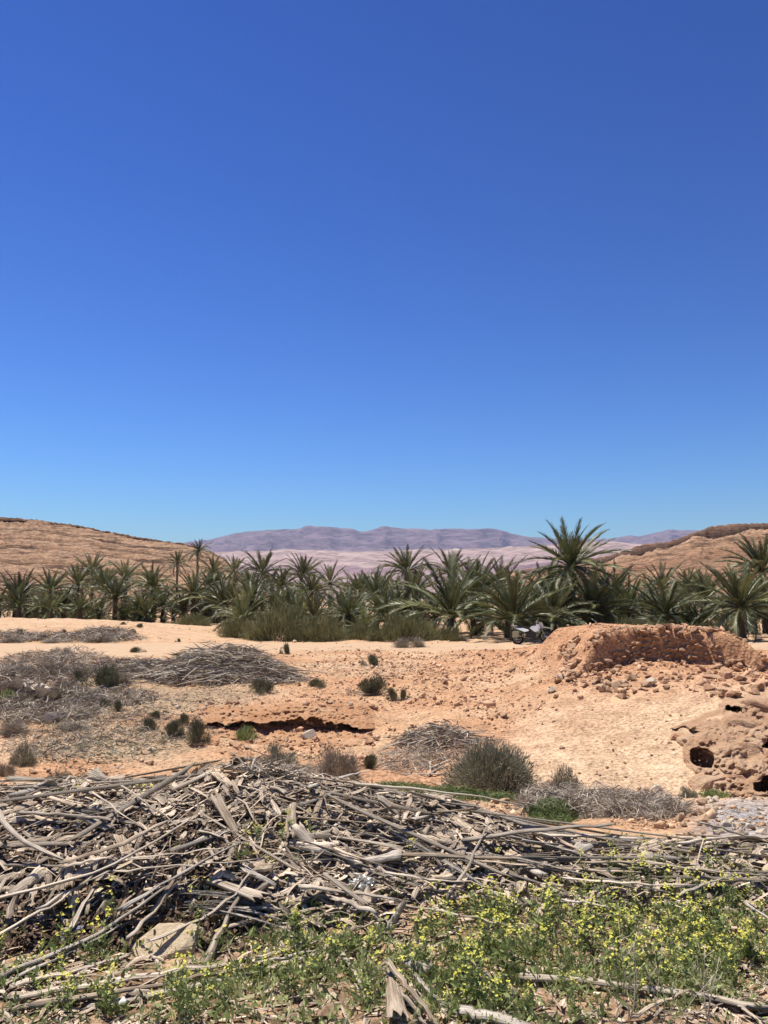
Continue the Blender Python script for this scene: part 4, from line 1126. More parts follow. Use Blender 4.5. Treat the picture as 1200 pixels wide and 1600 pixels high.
tamarisk(505, 990, 45.2, 95, 44, 'olive tamarisk between the left tamarisk and the brown-skirted palm', 2001)
tamarisk(640, 985, 45.5, 110, 42, 'olive tamarisk behind the pale dry shrub', 2002)
tamarisk(120, 950, 84, 110, 24, 'olive low tamarisk behind the left sand rise', 2003)
tamarisk(215, 950, 82, 80, 20, 'olive low tamarisk right behind the sand rise', 2004)
tamarisk(572, 985, 45.8, 80, 20, 'olive tamarisk under the brown-skirted palm', 2005)
tamarisk(1000, 975, 47, 130, 22, 'dusty green shrub behind the wall top left', 2006)
tamarisk(1110, 985, 46, 90, 26, 'dusty green shrub behind the wall top right', 2007)
tamarisk(930, 900, 54, 60, 18, 'grey feathery shrub growing against the tallest palm', 2008)

for i, (tx, ty, tY, tw, th, tl) in enumerate([(300, 968, 66, 70, 14, 'olive shrub at the right end of the sand rise'), (372, 978, 50, 70, 24, 'olive shrub left of the frond heap tip'), (60, 950, 86, 70, 16, 'olive shrub between the two leftmost palms'),
        (700, 985, 46.5, 60, 14, 'olive shrub under the wide arching palm'), (545, 945, 70, 70, 18, 'pale olive shrub behind the brown-skirted palm'), (960, 930, 62, 80, 22, 'dusty shrub right of the tallest palm'), (1060, 940, 64, 80, 20, 'dusty shrub under the fan-shaped palm'), (820, 940, 60, 60, 20, 'dusty shrub left of the tallest palm'), (330, 945, 82, 80, 18, 'olive shrub among the low palms at left')]):
    tamarisk(tx, ty, tY, tw, th, tl, 2020 + i)

# dead brush masses
def brush(name, label, zones, n, seed, length, width, mat=M_DEADTWIG, lift=0.3, smax=0.56, y0=7, y1=60):
    r = np.random.default_rng(seed)
    px = []; py = []; tot = sum(z[2] * z[3] for z in zones)
    hh = []
    for cx, cy, rx, ry, hgt in zones:
        k = int(n * rx * ry / tot)
        a = r.uniform(0, 6.283, k); q = np.sqrt(r.uniform(0, 1, k))
        px.append(cx + rx * q * np.cos(a)); py.append(cy + ry * q * np.sin(a)); hh.append(hgt * (1 - q ** 2) * r.uniform(0, 1, k))
    P = ground(np.concatenate(px), np.concatenate(py)); P[:, 2] += np.concatenate(hh) + 0.01
    k = len(P)
    a = r.uniform(0, 6.283, k); e = r.normal(0.12, 0.35, k)
    l = length * r.uniform(0.5, 1.5, k)
    d = np.stack([np.cos(a) * np.cos(e), np.sin(a) * np.cos(e), np.sin(e)], -1) * l[:, None]
    V, Fq, R = blades(P - d * .4, P + d * .6, np.full(k, width) * r.uniform(.6, 1.4, k), r.uniform(0, 1, k), bend=r.normal(size=(k, 3)) * (l * 0.1)[:, None])
    me = mkmesh(name, V, Fq, mat, attrs={'rnd': R})
    return tag(obj(name, me), label, 'dead brush', kind='stuff')
brush('dead_brush', 'grey dead scrub spread below the road at the left', [(60, 1050, 85, 26, .6), (20, 1065, 50, 18, .5), (120, 1040, 60, 18, .6), (90, 1095, 90, 14, .3), (200, 1045, 60, 14, .3), (60, 1110, 100, 22, .2), (180, 1090, 70, 14, .15)], 11000, 41, 0.5, 0.011)
brush('dead_brush', 'grey dead brush strip in front of the sand rise', [(120, 998, 110, 5, .3), (165, 993, 50, 7, .5), (25, 998, 50, 6, .4)], 3500, 42, 0.8, 0.02)
brush('dead_brush', 'grey tangle of dead twigs behind the yellow flowers at right', [(930, 1262, 120, 17, .22), (1010, 1268, 70, 14, .2), (860, 1250, 50, 10, .2)], 9000, 43, 0.32, 0.0045)
brush('dead_brush', 'dead twigs in front of the loose grey-green bush', [(460, 1212, 90, 12, .08), (640, 1190, 60, 20, .06), (690, 1170, 50, 20, .06)], 2500, 44, 0.35, 0.006)
brush('dead_brush', 'thin dead stems over the scrubby gully at the left', [(130, 1110, 130, 25, .12), (230, 1140, 120, 25, .08), (80, 1165, 80, 25, .08), (400, 1060, 60, 14, .06), (560, 1045, 120, 14, .05), (330, 1090, 80, 14, .05)], 4500, 45, 0.3, 0.007)
brush('low_scrub', 'low olive scrub covering the gully floor at the left', [(60, 1125, 90, 30, .12), (180, 1150, 130, 30, .06), (130, 1175, 120, 20, .08), (250, 1110, 90, 20, .06), (350, 1060, 60, 10, .1), (560, 1015, 90, 4, .1), (450, 1195, 60, 14, .06)], 2600, 46, 0.16, 0.011, M_GREYBUSH)
brush('green_grass', 'green grass strip behind the litter heap', [(690, 1244, 75, 9, .12), (865, 1272, 40, 18, .16), (620, 1232, 50, 6, .08), (780, 1248, 40, 6, .06)], 6000, 47, 0.16, 0.0045, M_GRASS)

# ------------------------------------------------------------------ stalks and litter
def stalk_section(n=6, flat=0.5):
    a = np.linspace(0, 2 * math.pi, n, endpoint=False)
    return np.stack([np.cos(a), flat * np.sin(a) * np.where(np.sin(a) < 0, 0.6, 1.0)], -1)

def tube_mesh(name, spine, widths, mat, flat=0.5, up=None, n=7, ragged=0.0, seed=0, twist=0.0, ridge=0.12):
    r = np.random.default_rng(seed)
    spine = np.asarray(spine, float); K = len(spine)
    T = np.gradient(spine, axis=0); T /= np.linalg.norm(T, axis=1, keepdims=True)
    sec = stalk_section(n, flat)
    rad = 1 + ridge * r.uniform(-1, 1, n)
    L = np.concatenate([[0], np.cumsum(np.linalg.norm(np.diff(spine, axis=0), axis=1))])
    V, uv = [], []
    for i in range(K):
        u = np.array([0, 0, 1.0])
        s = np.cross(T[i], u); ln = np.linalg.norm(s)
        s = s / ln if ln > 1e-4 else np.array([1, 0, 0.0]); u = np.cross(s, T[i])
        a = twist * i / (K - 1)
        s, u = s * math.cos(a) + u * math.sin(a), u * math.cos(a) - s * math.sin(a)
        for j in range(n):
            off = 0
            if ragged and i in (0, K - 1): off = r.uniform(-1, 1) * ragged
            q = spine[i] + widths[i] * rad[j] * (s * sec[j, 0] + u * sec[j, 1]) * r.uniform(.95, 1.05) + T[i] * off
            V.append(q); uv.append((L[i], j / n * max(widths) * 5 + 0.001))
    Fq = [(i * n + j, i * n + (j + 1) % n, (i + 1) * n + (j + 1) % n, (i + 1) * n + j) for i in range(K - 1) for j in range(n)]
    V.append(spine[0]); uv.append((0, 0)); V.append(spine[-1]); uv.append((L[-1], 0))
    tri = [(j, K * n, (j + 1) % n) for j in range(n)] + [((K - 1) * n + j, (K - 1) * n + (j + 1) % n, K * n + 1) for j in range(n)]
    return mkmesh(name, V, [np.array(Fq), np.array(tri)], mat, uv=uv, smooth=False)

def smooth_path(P, k):
    P = np.asarray(P, float)
    if len(P) == 2:
        t = np.linspace(0, 1, k)[:, None]; return P[0] * (1 - t) + P[1] * t
    d = np.concatenate([[0], np.cumsum(np.linalg.norm(np.diff(P, axis=0), axis=1))]); d /= d[-1]
    t = np.linspace(0, 1, k * 4)
    Q = np.stack([np.interp(t, d, P[:, i]) for i in range(3)], -1)
    for _ in range(12):
        Q[1:-1] = (Q[:-2] + Q[1:-1] * 2 + Q[2:]) / 4
    return Q[np.linspace(0, len(Q) - 1, k).astype(int)]

def hand_stalk(pts, wpx, label=None, lift=(0.05, 0.05), mat=M_STALK, taper=(1.0, 0.55), name='palm_stalk', flat=0.5, group=None, ragged=0.03, cat='palm stalk', seed=0):
    pts = np.asarray(pts, float)
    lf = np.linspace(lift[0], lift[1], len(pts)) + (.045 if pts[:, 1].mean() < 1430 else 0.0)
    P = np.array([ground(p[0], p[1], l)[0] for p, l in zip(pts, lf)])
    S = smooth_path(P, 10)
    S[:, 2] = np.maximum(S[:, 2], height(S[:, 0], S[:, 1]) + 0.012)
    rs = np.random.default_rng(int(pts.sum() * 7) % 99991)
    S[1:-1] += rs.normal(size=(8, 3)) * 0.004
    w = wpx / 2 * S[:, 1].mean() / F
    wd = w * np.linspace(taper[0], taper[1], 10) * (1 + 0.08 * rs.normal(size=10))
    me = tube_mesh(name, S - S[0], wd, mat, flat, seed=int(abs(pts.sum())), ragged=ragged, twist=rs.uniform(-.6, .6), ridge=0.22)
    o = obj(name, me, None, tuple(S[0]))
    return tag(o, label or 'weathered palm stalk lying loose across the foreground litter', cat, group if label else 'loose stalks across the foreground litter')

HS = [
 ([(-12, 1262), (8, 1290), (33, 1314), (100, 1344)], 12, 'curved grey stalk bending down from the left edge', (.22, .06)),
 ([(-10, 1405), (75, 1386), (150, 1365), (225, 1325), (297, 1280)], 11, 'longest straight stalk rising from the left edge to the pile crest', (.1, .1)),
 ([(95, 1348), (185, 1322), (262, 1284)], 10, 'stalk crossing the left heap just above the longest one', (.07, .08)),
 ([(62, 1420), (120, 1385), (172, 1360)], 9, 'short stalk under the longest one on the left heap', (.06, .05)),
 ([(100, 1355), (175, 1338)], 8, None, (.06, .06)),
 ([(186, 1422), (270, 1372), (372, 1318)], 13, 'thick stalk slanting up right of the fibrous heap face', (.08, .1)),
 ([(175, 1361), (300, 1352), (405, 1342)], 7, 'long thin stalk lying level across the left flowers', (.09, .09)),
 ([(205, 1341), (352, 1324)], 5, None, (.1, .1)),
 ([(143, 1237), (233, 1300)], 5, 'thin stalk poking over the crest at the left', (.1, .05)),
 ([(190, 1228), (280, 1292)], 5, 'thin stalk parallel to the one over the left crest', (.1, .05)),
 ([(25, 1270), (100, 1272), (172, 1281)], 10, 'dark flat stalk along the left crest', (.06, .06)),
 ([(236, 1424), (277, 1370)], 9, None, (.04, .05)),
 ([(-10, 1466), (110, 1397), (142, 1371)], 9, 'stalk rising from the left edge over the fibrous face', (.05, .06)),
 ([(-10, 1530), (110, 1483), (187, 1440), (270, 1378)], 14, 'broad double stalk slanting from the lower left edge', (.03, .07)),
 ([(25, 1528), (110, 1486), (207, 1439)], 10, 'stalk lying close under the broad slanting one', (.02, .05)),
 ([(100, 1466), (147, 1386)], 9, 'short steep stalk against the fibrous heap face', (.02, .06)),
 ([(197, 1468), (240, 1423), (278, 1378)], 9, 'pale stalk steeply leaning beside the cream rock', (.02, .06)),
 ([(233, 1470), (317, 1437), (370, 1393), (395, 1358)], 9, 'dark stalk arching up from the cream rock', (.03, .08)),
 ([(320, 1508), (353, 1440), (384, 1378)], 12, 'steep pale stalk crossing the grey frond bundle', (.02, .1)),
 ([(300, 1468), (400, 1437), (500, 1417), (540, 1415)], 12, 'long gently curved stalk right of the grey frond bundle', (.03, .04)),
 ([(15, 1543), (133, 1513), (203, 1491)], 16, 'broad flat stalk left of the cream rock', (.02, .03)),
 ([(20, 1560), (133, 1543), (233, 1523), (357, 1507)], 15, 'dark grey split stalk, upper of the bundle at lower left', (.03, .03)),
 ([(50, 1570), (200, 1547), (382, 1512)], 18, 'widest tan stalk, middle of the bundle at lower left', (.03, .03)),
 ([(133, 1573), (250, 1552), (390, 1523)], 14, 'tan stalk, lowest of the bundle at lower left', (.01, .02)),
 ([(-5, 1582), (45, 1573)], 12, None, (.02, .02)),
 ([(-5, 1530), (93, 1490)], 12, 'nearly black stalk end at the lower left edge', (.02, .03)),
 ([(403, 1497), (495, 1472)], 12, 'short stalk, top of three below the yellow flowers', (.03, .03)),
 ([(408, 1504), (502, 1482)], 11, 'short stalk, middle of three below the yellow flowers', (.03, .03)),
 ([(390, 1521), (502, 1490)], 11, 'short stalk, lowest of three below the yellow flowers', (.02, .02)),
 ([(527, 1460), (565, 1447), (602, 1437)], 8, 'thin bent stalk pointing right in the green patch', (.03, .04)),
 ([(470, 1387), (540, 1393), (618, 1407)], 15, 'thick level stalk below the crest in the middle', (.05, .05)),
 ([(520, 1403), (587, 1427)], 10, None, (.04, .03)),
 ([(527, 1472), (555, 1520), (577, 1572)], 10, 'mossy stalk running down through the green patch', (.03, .02)),
 ([(607, 1503), (645, 1552), (688, 1606)], 11, 'pale stalk leaning on the splintered stump', (.1, .03)),
 ([(623, 1543), (667, 1602)], 10, 'dark stalk under the one leaning on the stump', (.05, .02)),
 ([(647, 1523), (700, 1582)], 12, 'grey stalk right of the splintered stump', (.03, .02)),
 ([(600, 1453), (612, 1436), (624, 1415)], 6, 'white forked splinter standing in the green patch', (.03, .12)),
 ([(340, 1550), (403, 1585)], 10, 'short stalk at the bottom left of the green patch', (.03, .02)),
 ([(627, 1413), (740, 1433), (808, 1451)], 8, 'thin stalk dropping right over the flower patch', (.06, .04)),
 ([(880, 1407), (952, 1417)], 8, None, (.04, .04)),
 ([(727, 1314), (833, 1298), (962, 1287)], 13, 'dark stalk rising right out of the heap before the flowers', (.04, .16)),
 ([(843, 1304), (930, 1306), (1010, 1311)], 9, 'stalk lying right below the dark rising one', (.07, .06)),
 ([(627, 1335), (747, 1340), (867, 1345), (1080, 1353)], 12, 'very long pale stalk lying level across the right heap', (.07, .06)),
 ([(747, 1346), (870, 1355), (1000, 1363)], 8, 'long thin stalk parallel below the very long pale one', (.06, .05)),
 ([(600, 1363), (700, 1376), (802, 1392)], 8, 'long thin stalk along the front of the middle heap', (.07, .05)),
 ([(700, 1400), (733, 1350), (763, 1287)], 6, 'thin stalk standing steeply across the right heap', (.04, .1)),
 ([(1093, 1285), (1145, 1300), (1210, 1317)], 8, 'dark stalk over the grey ash at the right edge', (.16, .06)),
 ([(1060, 1318), (1130, 1308), (1210, 1308)], 9, 'stalk below the grey ash at the right edge', (.07, .07)),
 ([(880, 1372), (980, 1381), (1090, 1384)], 9, 'level stalk at the front of the right heap', (.05, .05)),
 ([(1000, 1345), (1110, 1362), (1210, 1368)], 9, 'level stalk crossing to the right edge', (.06, .06)),
 ([(1165, 1410), (1185, 1425), (1210, 1442)], 5, None, (.05, .05)),
 ([(1075, 1530), (1130, 1560), (1190, 1592)], 10, 'stalk lying under the grey log at lower right', (.02, .02)),
 ([(990, 1590), (1040, 1562), (1072, 1548)], 8, 'pale stalk leaning against the grey log at lower right', (.02, .05)),
 ([(1055, 1476), (1100, 1482)], 8, None, (.03, .03)),
 ([(483, 1230), (530, 1216), (578, 1204)], 5, 'thin straight stalk pointing up behind the heap crest', (.06, .1)),
 ([(1060, 1400), (1120, 1372), (1190, 1366)], 7, None, (.05, .05)),
]
for pts, w, lab, lift in HS:
    hand_stalk(pts, w, lab, lift, mat=random.choice([M_STALK, M_STALK, M_BOOT, M_SILVER]) if lab is None or 'dark' not in lab else M_STALK)
hand_stalk([(556, 1226), (640, 1232), (733, 1243), (815, 1258)], 4.5, 'long pale cane reaching right from the heap crest', (.25, .3), mat=M_CANE, taper=(1, .6), name='cane', cat='cane', flat=.9)
hand_stalk([(600, 1228), (700, 1241), (705, 1243)], 3, 'short thin cane lying beside the long pale one', (.22, .2), mat=M_CANE, taper=(1, .6), name='cane', cat='cane', flat=.9)
hand_stalk([(812, 1527), (905, 1534), (1000, 1544), (1100, 1556), (1215, 1577)], 21, 'thick grey split log across the lower right corner', (.025, .025), mat=M_STALK, taper=(1, .85), name='palm_log', cat='log', flat=.5)
hand_stalk([(720, 1580), (760, 1588), (830, 1606)], 26, 'broad silvery stalk base at the bottom edge', (.04, .03), mat=M_SILVER, taper=(1.1, .8), name='palm_log', cat='log', flat=.45)
hand_stalk([(633, 1505), (672, 1516)], 20, 'short chunk of sawn stalk in the green patch', (.03, .03), mat=M_SILVER, taper=(1, 1), name='palm_log', cat='log', flat=.6)
hand_stalk([(722, 1527), (790, 1531)], 16, 'half buried stalk chunk left of the grey log', (.02, .02), mat=M_BOOT, taper=(1, .9), name='palm_log', cat='log', flat=.6)

# flared, splintered stalk bases
def boot_mesh(seed, mat):
    r = np.random.default_rng(seed)
    n, K = 9, 7
    V, uv = [], []
    curl = r.uniform(0.3, 0.9); bend = r.uniform(-.25, .35); flare = r.uniform(1.3, 2.6)
    for i in range(K):
        t = i / (K - 1)
        w = 0.5 * (1 + (flare - 1) * t ** 1.7) * 0.28
        for j in range(n):
            q = (j / (n - 1) - 0.5) * 2
            a = q * curl
            x = t - 0.5
            if i == K - 1: x += r.uniform(-0.16, 0.10)
            if i == 0: x += r.uniform(-0.05, 0.03)
            V.append((x, w * q + 0.012 * r.normal(), bend * (t - .5) ** 2 - 0.28 * w * (q * q) * curl * 2 + 0.012 * (j % 2) + 0.006 * r.normal()))
            uv.append((t * 0.35, j / (n - 1) * 0.09))
    top = len(V)
    for i in range(K):
        t = i / (K - 1); th = 0.07 * (1 - 0.75 * t)
        for j in range(n):
            v = V[i * n + j]
            V.append((v[0], v[1] * 0.97, v[2] - th - 0.01)); uv.append(uv[i * n + j])
    Fq = []
    for i in range(K - 1):
        for j in range(n - 1):
            a = i * n + j
            Fq.append((a, a + n, a + n + 1, a + 1)); b = a + top; Fq.append((b, b + 1, b + n + 1, b + n))
        for j, fl in ((0, 0), (n - 1, 1)):
            a = i * n + j
            Fq.append((a, a + top, a + top + n, a + n) if not fl else (a, a + n, a + top + n, a + top))
    for j in range(n - 1):
        a = j; Fq.append((a, a + 1, a + 1 + top, a + top)); a = (K - 1) * n + j; Fq.append((a, a + top, a + top + 1, a + 1))
    return mkmesh('stalk_base', V, np.array(Fq), mat, uv=uv)
BOOTS = [boot_mesh(300 + i, [M_BOOT, M_STALK, M_BOOT, M_SILVER][i % 4]) for i in range(16)]

def lay(me, name, p0, p1, scale_w=1.0, roll=0.0):
    """place a mesh of unit length along X between two points"""
    p0 = Vector(p0); p1 = Vector(p1); d = p1 - p0; L = d.length
    x = d / L; z = Vector((0, 0, 1)); y = z.cross(x).normalized(); z = x.cross(y)
    R = Matrix((x, y, z)).transposed().to_4x4() @ Matrix.Rotation(roll, 4, 'X')
    return obj(name, me, M=Matrix.Translation((p0 + p1) / 2) @ R @ Matrix.Diagonal((L, scale_w, scale_w, 1)))

for a, b, w, lab in [((557, 1345), (625, 1330), .34, 'fan-shaped splintered stalk base in the middle of the heap'), ((497, 1324), (466, 1288), .38, 'stout stalk base standing on end in the middle heap'),
                     ((510, 1303), (628, 1322), .17, 'curved stalk base arching left of the fan-shaped one'), ((626, 1272), (592, 1240), .26, 'pale square-cut stalk base near the heap crest'),
                     ((608, 1512), (622, 1588), .3, 'splintered upright palm stump at the bottom edge'), ((372, 1304), (335, 1238), .3, 'frayed silver frond end above the left flowers'),
                     ((330, 1372), (410, 1396), .3, 'grey frayed frond base, upper of the grey bundle'), ((885, 1342), (912, 1316), .35, 'pale rectangular stalk base standing in the right heap')]:
    l = 0.09
    P = [ground(*a, .05)[0], ground(*b, .12)[0]]
    tag(lay(random.choice(BOOTS), 'stalk_base', P[0], P[1], w * 0.55), lab, 'stalk base')

# unit stalks for the random part of the heap
def unit_stalk(seed, mat):
    r = np.random.default_rng(seed)
    t = np.linspace(-.5, .5, 8)
    S = np.stack([t, 0.05 * r.normal() * (t * 2) ** 2 + 0.01 * r.normal(size=8), 0.04 * r.normal() * (1 - (2 * t) ** 2) + .006 * r.normal(size=8)], -1)
    me = tube_mesh('palm_stalk', S, 0.5 * np.linspace(1, r.uniform(.45, .9), 8) * (1 + .08 * r.normal(size=8)), mat, 0.5, seed=seed, ragged=0.02, twist=r.uniform(-1, 1), ridge=.25)
    # the section is laid out in unit width: rescale Y,Z through the object
    return me
USTALK = [unit_stalk(400 + i, [M_STALK, M_BOOT, M_STALK, M_SILVER][i % 4]) for i in range(14)]

def heap_pt(x, y, lift): return (x, y, float(height(x, y)) + lift)
def random_heap():
    made = 0
    GR = [('palm stalk buried in the jumbled left half of the litter heap', 'stalks in the left half of the litter heap'),
          ('palm stalk buried in the jumbled right half of the litter heap', 'stalks in the right half of the litter heap')]
    while made < 235:
        y = random.uniform(3.9, 6.0); x = random.uniform(-0.5, 0.5) * y * 1.05
        if x > 0.5 and y > 5.5: continue
        if x > 0 and y < 4.25: continue
        L = random.choice([random.uniform(.35, .8), random.uniform(.8, 1.7), random.uniform(.9, 1.9)])
        a = random.gauss(0.0, 0.4) if x > -0.5 else random.gauss(0.6, 0.6)
        dx, dy = math.cos(a) * L / 2, math.sin(a) * L / 2
        if y - abs(dy) < 4.0 or y + abs(dy) > 6.3: continue
        lf = random.uniform(0.0, 0.05)
        p0 = heap_pt(x - dx, y - dy, lf + random.uniform(0, .05)); p1 = heap_pt(x + dx, y + dy, lf + random.uniform(0, .05))
        w = random.uniform(0.012, 0.040)
        o = lay(random.choice(USTALK), 'palm_stalk', p0, p1, w, random.uniform(-.4, .4))
        g = GR[0 if x < 0.1 else 1]; wh = ', crest' if y > 5.25 else ', outer end' if abs(x) > 1.2 else ', front'
        tag(o, g[0] + wh, 'palm stalk', g[1] + wh); made += 1
    made = 0
    GB = [('broken fibrous stalk base in the left half of the litter heap', 'stalk bases in the left half of the litter heap'),
          ('broken fibrous stalk base in the right half of the litter heap', 'stalk bases in the right half of the litter heap')]
    while made < 120:
        y = random.uniform(4.0, 6.0); x = random.uniform(-0.5, 0.5) * y * 1.05
        if x > 0.5 and y > 5.45: continue
        if x > 0 and y < 4.3: continue
        L = random.uniform(.10, .28)
        a = random.gauss(0.0, 0.9)
        dx, dy = math.cos(a) * L / 2, math.sin(a) * L / 2
        lf = random.uniform(0.01, 0.06)
        p0 = heap_pt(x - dx, y - dy, lf + random.uniform(0, .07)); p1 = heap_pt(x + dx, y + dy, lf + random.uniform(0, .07))
        if random.random() < .5: p0, p1 = p1, p0
        o = lay(random.choice(BOOTS), 'stalk_base', p0, p1, random.uniform(.09, .2), random.uniform(-.7, .7))
        g = GB[0 if x < 0.1 else 1]; wh = ', crest' if y > 5.25 else ', outer end' if abs(x) > 1.2 else ', front'
        tag(o, g[0] + wh, 'stalk base', g[1] + wh); made += 1
random_heap()

# shreds, flakes and fibre: uncountable litter
def strips(name, label, n, seed, region, lmin, lmax, wmin, wmax, mat, liftmax, angsd, elsd=0.18, cat='plant litter', curl=0.15):
    r = np.random.default_rng(seed)
    x, y = region(r, n)
    n = len(x)
    z = height(x, y) + r.uniform(0, 1, n) ** 1.5 * liftmax
    a = r.normal(0, angsd, n) + np.where(x < -0.6, 0.5, 0); e = r.normal(0.03, elsd, n)
    l = r.uniform(lmin, lmax, n) * r.uniform(.6, 1, n); w = r.uniform(wmin, wmax, n)
    # follow the slope of the heap
    dx, dy = np.cos(a), np.sin(a)
    sl = (height(x + dx * .05, y + dy * .05) - height(x - dx * .05, y - dy * .05)) / .1
    D = np.stack([dx, dy, sl + np.tan(e)], -1); D /= np.linalg.norm(D, axis=1, keepdims=True)
    up = np.stack([r.normal(0, .5, n), r.normal(0, .5, n), np.ones(n)], -1)
    S = np.cross(D, up); S /= np.linalg.norm(S, axis=1, keepdims=True)
    U = np.cross(S, D)
    C = np.stack([x, y, z], -1)
    V = np.zeros((n, 4, 3, 3)); uv = np.zeros((n, 4, 3, 2))
    cz = r.normal(0, curl, n) * l
    for i, t in enumerate((-.5, -.17, .17, .5)):
        ww = w * (0.55 if i in (0, 3) else 1.0) * r.uniform(.7, 1.2, n)
        base = C + D * (l * t)[:, None] + U * (cz * (0.25 - t * t) * 2)[:, None] + S * (r.normal(0, .02, n) * l)[:, None]
        V[:, i, 0] = base - S * ww[:, None]; V[:, i, 1] = base + U * (w * .45)[:, None]; V[:, i, 2] = base + S * ww[:, None]
        uv[:, i, :, 0] = (l * t)[:, None]; uv[:, i, 0, 1] = 0; uv[:, i, 1, 1] = w; uv[:, i, 2, 1] = 2 * w
    q = np.array([(k * 3 + j, k * 3 + j + 1, k * 3 + j + 4, k * 3 + j + 3) for k in range(3) for j in range(2)])
    Fq = (q[None] + (np.arange(n) * 12)[:, None, None]).reshape(-1, 4)
    me = mkmesh(name, V.reshape(-1, 3), Fq, mat, uv=uv.reshape(-1, 2), attrs={'rnd': np.repeat(r.uniform(0, 1, n), 12)})
    return tag(obj(name, me), label, cat, kind='stuff')

def reg_heap(r, n):
    y = r.uniform(3.8, 6.25, n * 3); x = r.uniform(-0.75, 0.75, n * 3) * y
    d = sst(0.02, 0.12, pile_h(x, y)) * np.where((x > .5) & (y > 5.55), .12, 1)
    d = np.maximum(d, 0.8 * sst(4.05, 4.35, y) * sst(5.6, 5.4, y))
    k = r.uniform(0, 1, n * 3) < d
    return x[k][:n], y[k][:n]
def reg_front(r, n):
    y = r.uniform(2.5, 4.5, n * 2); x = r.uniform(-0.75, 0.75, n * 2) * y
    k = r.uniform(0, 1, n * 2) < 0.25 + 0.75 * vn(x * 2.2, y * 2.2, 44) * np.where(x < -.2, 1, .8)
    return x[k][:n], y[k][:n]
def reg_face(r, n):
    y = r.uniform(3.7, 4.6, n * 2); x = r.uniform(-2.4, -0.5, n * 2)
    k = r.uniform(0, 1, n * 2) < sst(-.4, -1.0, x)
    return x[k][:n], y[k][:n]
strips('shredded_litter', 'grey shredded palm litter covering the foreground heap', 7000, 51, reg_heap, .08, .42, .002, .0075, M_LITTER, .055, 0.6, curl=.15)
strips('litter_flake', 'dry curled litter flakes covering the foreground heap', 7600, 52, reg_heap, .05, .19, .006, .026, M_LITTER, .06, 1.2, .3)
strips('ground_litter', 'dry litter scraps on the ground before the heap', 7000, 53, reg_front, .03, .16, .003, .013, M_LITTER, .02, 1.5, .15)
strips('fibre_litter', 'brown fibrous compost of the left heap face', 7500, 54, reg_face, .02, .10, .004, .014, M_FIBRE, .05, 1.5, .5)

# grey frond bundle (dead leaf blades) on the left crest and in the middle
DEAD = [frond_mesh('dead_frond', .5 + .2 * i, 940 + i, M_SILVER, 46, 0.26, 2.6, .12, .1, curl=random.uniform(-.15, .15)) for i in range(5)]
def dead_frond(p0, p1, label, group, w=1.0, roll=None):
    p0 = Vector(p0); p1 = Vector(p1); d = p1 - p0; L = d.length
    y = d / L; z = Vector((0, 0, 1)); x = y.cross(z).normalized(); z = x.cross(y)
    R = Matrix((x, y, z)).transposed().to_4x4() @ Matrix.Rotation(random.uniform(-.8, .8) if roll is None else roll, 4, 'Y')
    o = obj('dead_frond', random.choice(DEAD), M=Matrix.Translation(p0) @ R @ Matrix.Diagonal((L * w, L, L * w, 1)))
    return tag(o, label, 'palm frond', group)
def px_frond(a, b, lift, label, group, w=.7):
    P = ground(*a, lift[0])[0], ground(*b, lift[1])[0]
    dead_frond(P[0], P[1], label, group, w)
for k in range(14):
    a = (random.uniform(60, 150), random.uniform(1262, 1285)); b = (a[0] + random.uniform(60, 150), a[1] - random.uniform(-8, 40))
    px_frond(a, b, (.04, .10), 'silvery dead frond matted on the left crest of the heap', 'silvery fronds on the left crest')
for k in range(14):
    a = (random.uniform(270, 330), random.uniform(1390, 1425)); b = (a[0] + random.uniform(90, 190), a[1] + random.uniform(-20, 35))
    px_frond(a, b, (.10, .06), 'grey dead frond in the bundle below the left flowers', 'grey fronds below the left flowers', .4)
for k in range(26):
    y = random.uniform(4.4, 5.9); x = random.uniform(-.5, .5) * y
    if x > .5 and y > 5.4: continue
    L = random.uniform(.6, 1.4); a = random.gauss(0, .35) + random.choice([0, math.pi])
    q0 = heap_pt(x - math.cos(a) * L / 2, y - math.sin(a) * L / 2, .07); q1 = heap_pt(x + math.cos(a) * L / 2, y + math.sin(a) * L / 2, .05)
    dead_frond(q0, q1, 'frayed dead frond with leaf blades lying across the foreground heap', 'frayed fronds across the foreground heap', random.uniform(.3, .5))
for k in range(8):
    a = (random.uniform(-10, 40), random.uniform(1268, 1290)); b = (a[0] + random.uniform(-40, 60), a[1] - random.uniform(5, 25))
    px_frond(a, b, (.04, .08), 'silvery dead frond at the left edge of the crest', 'silvery fronds at the left edge')

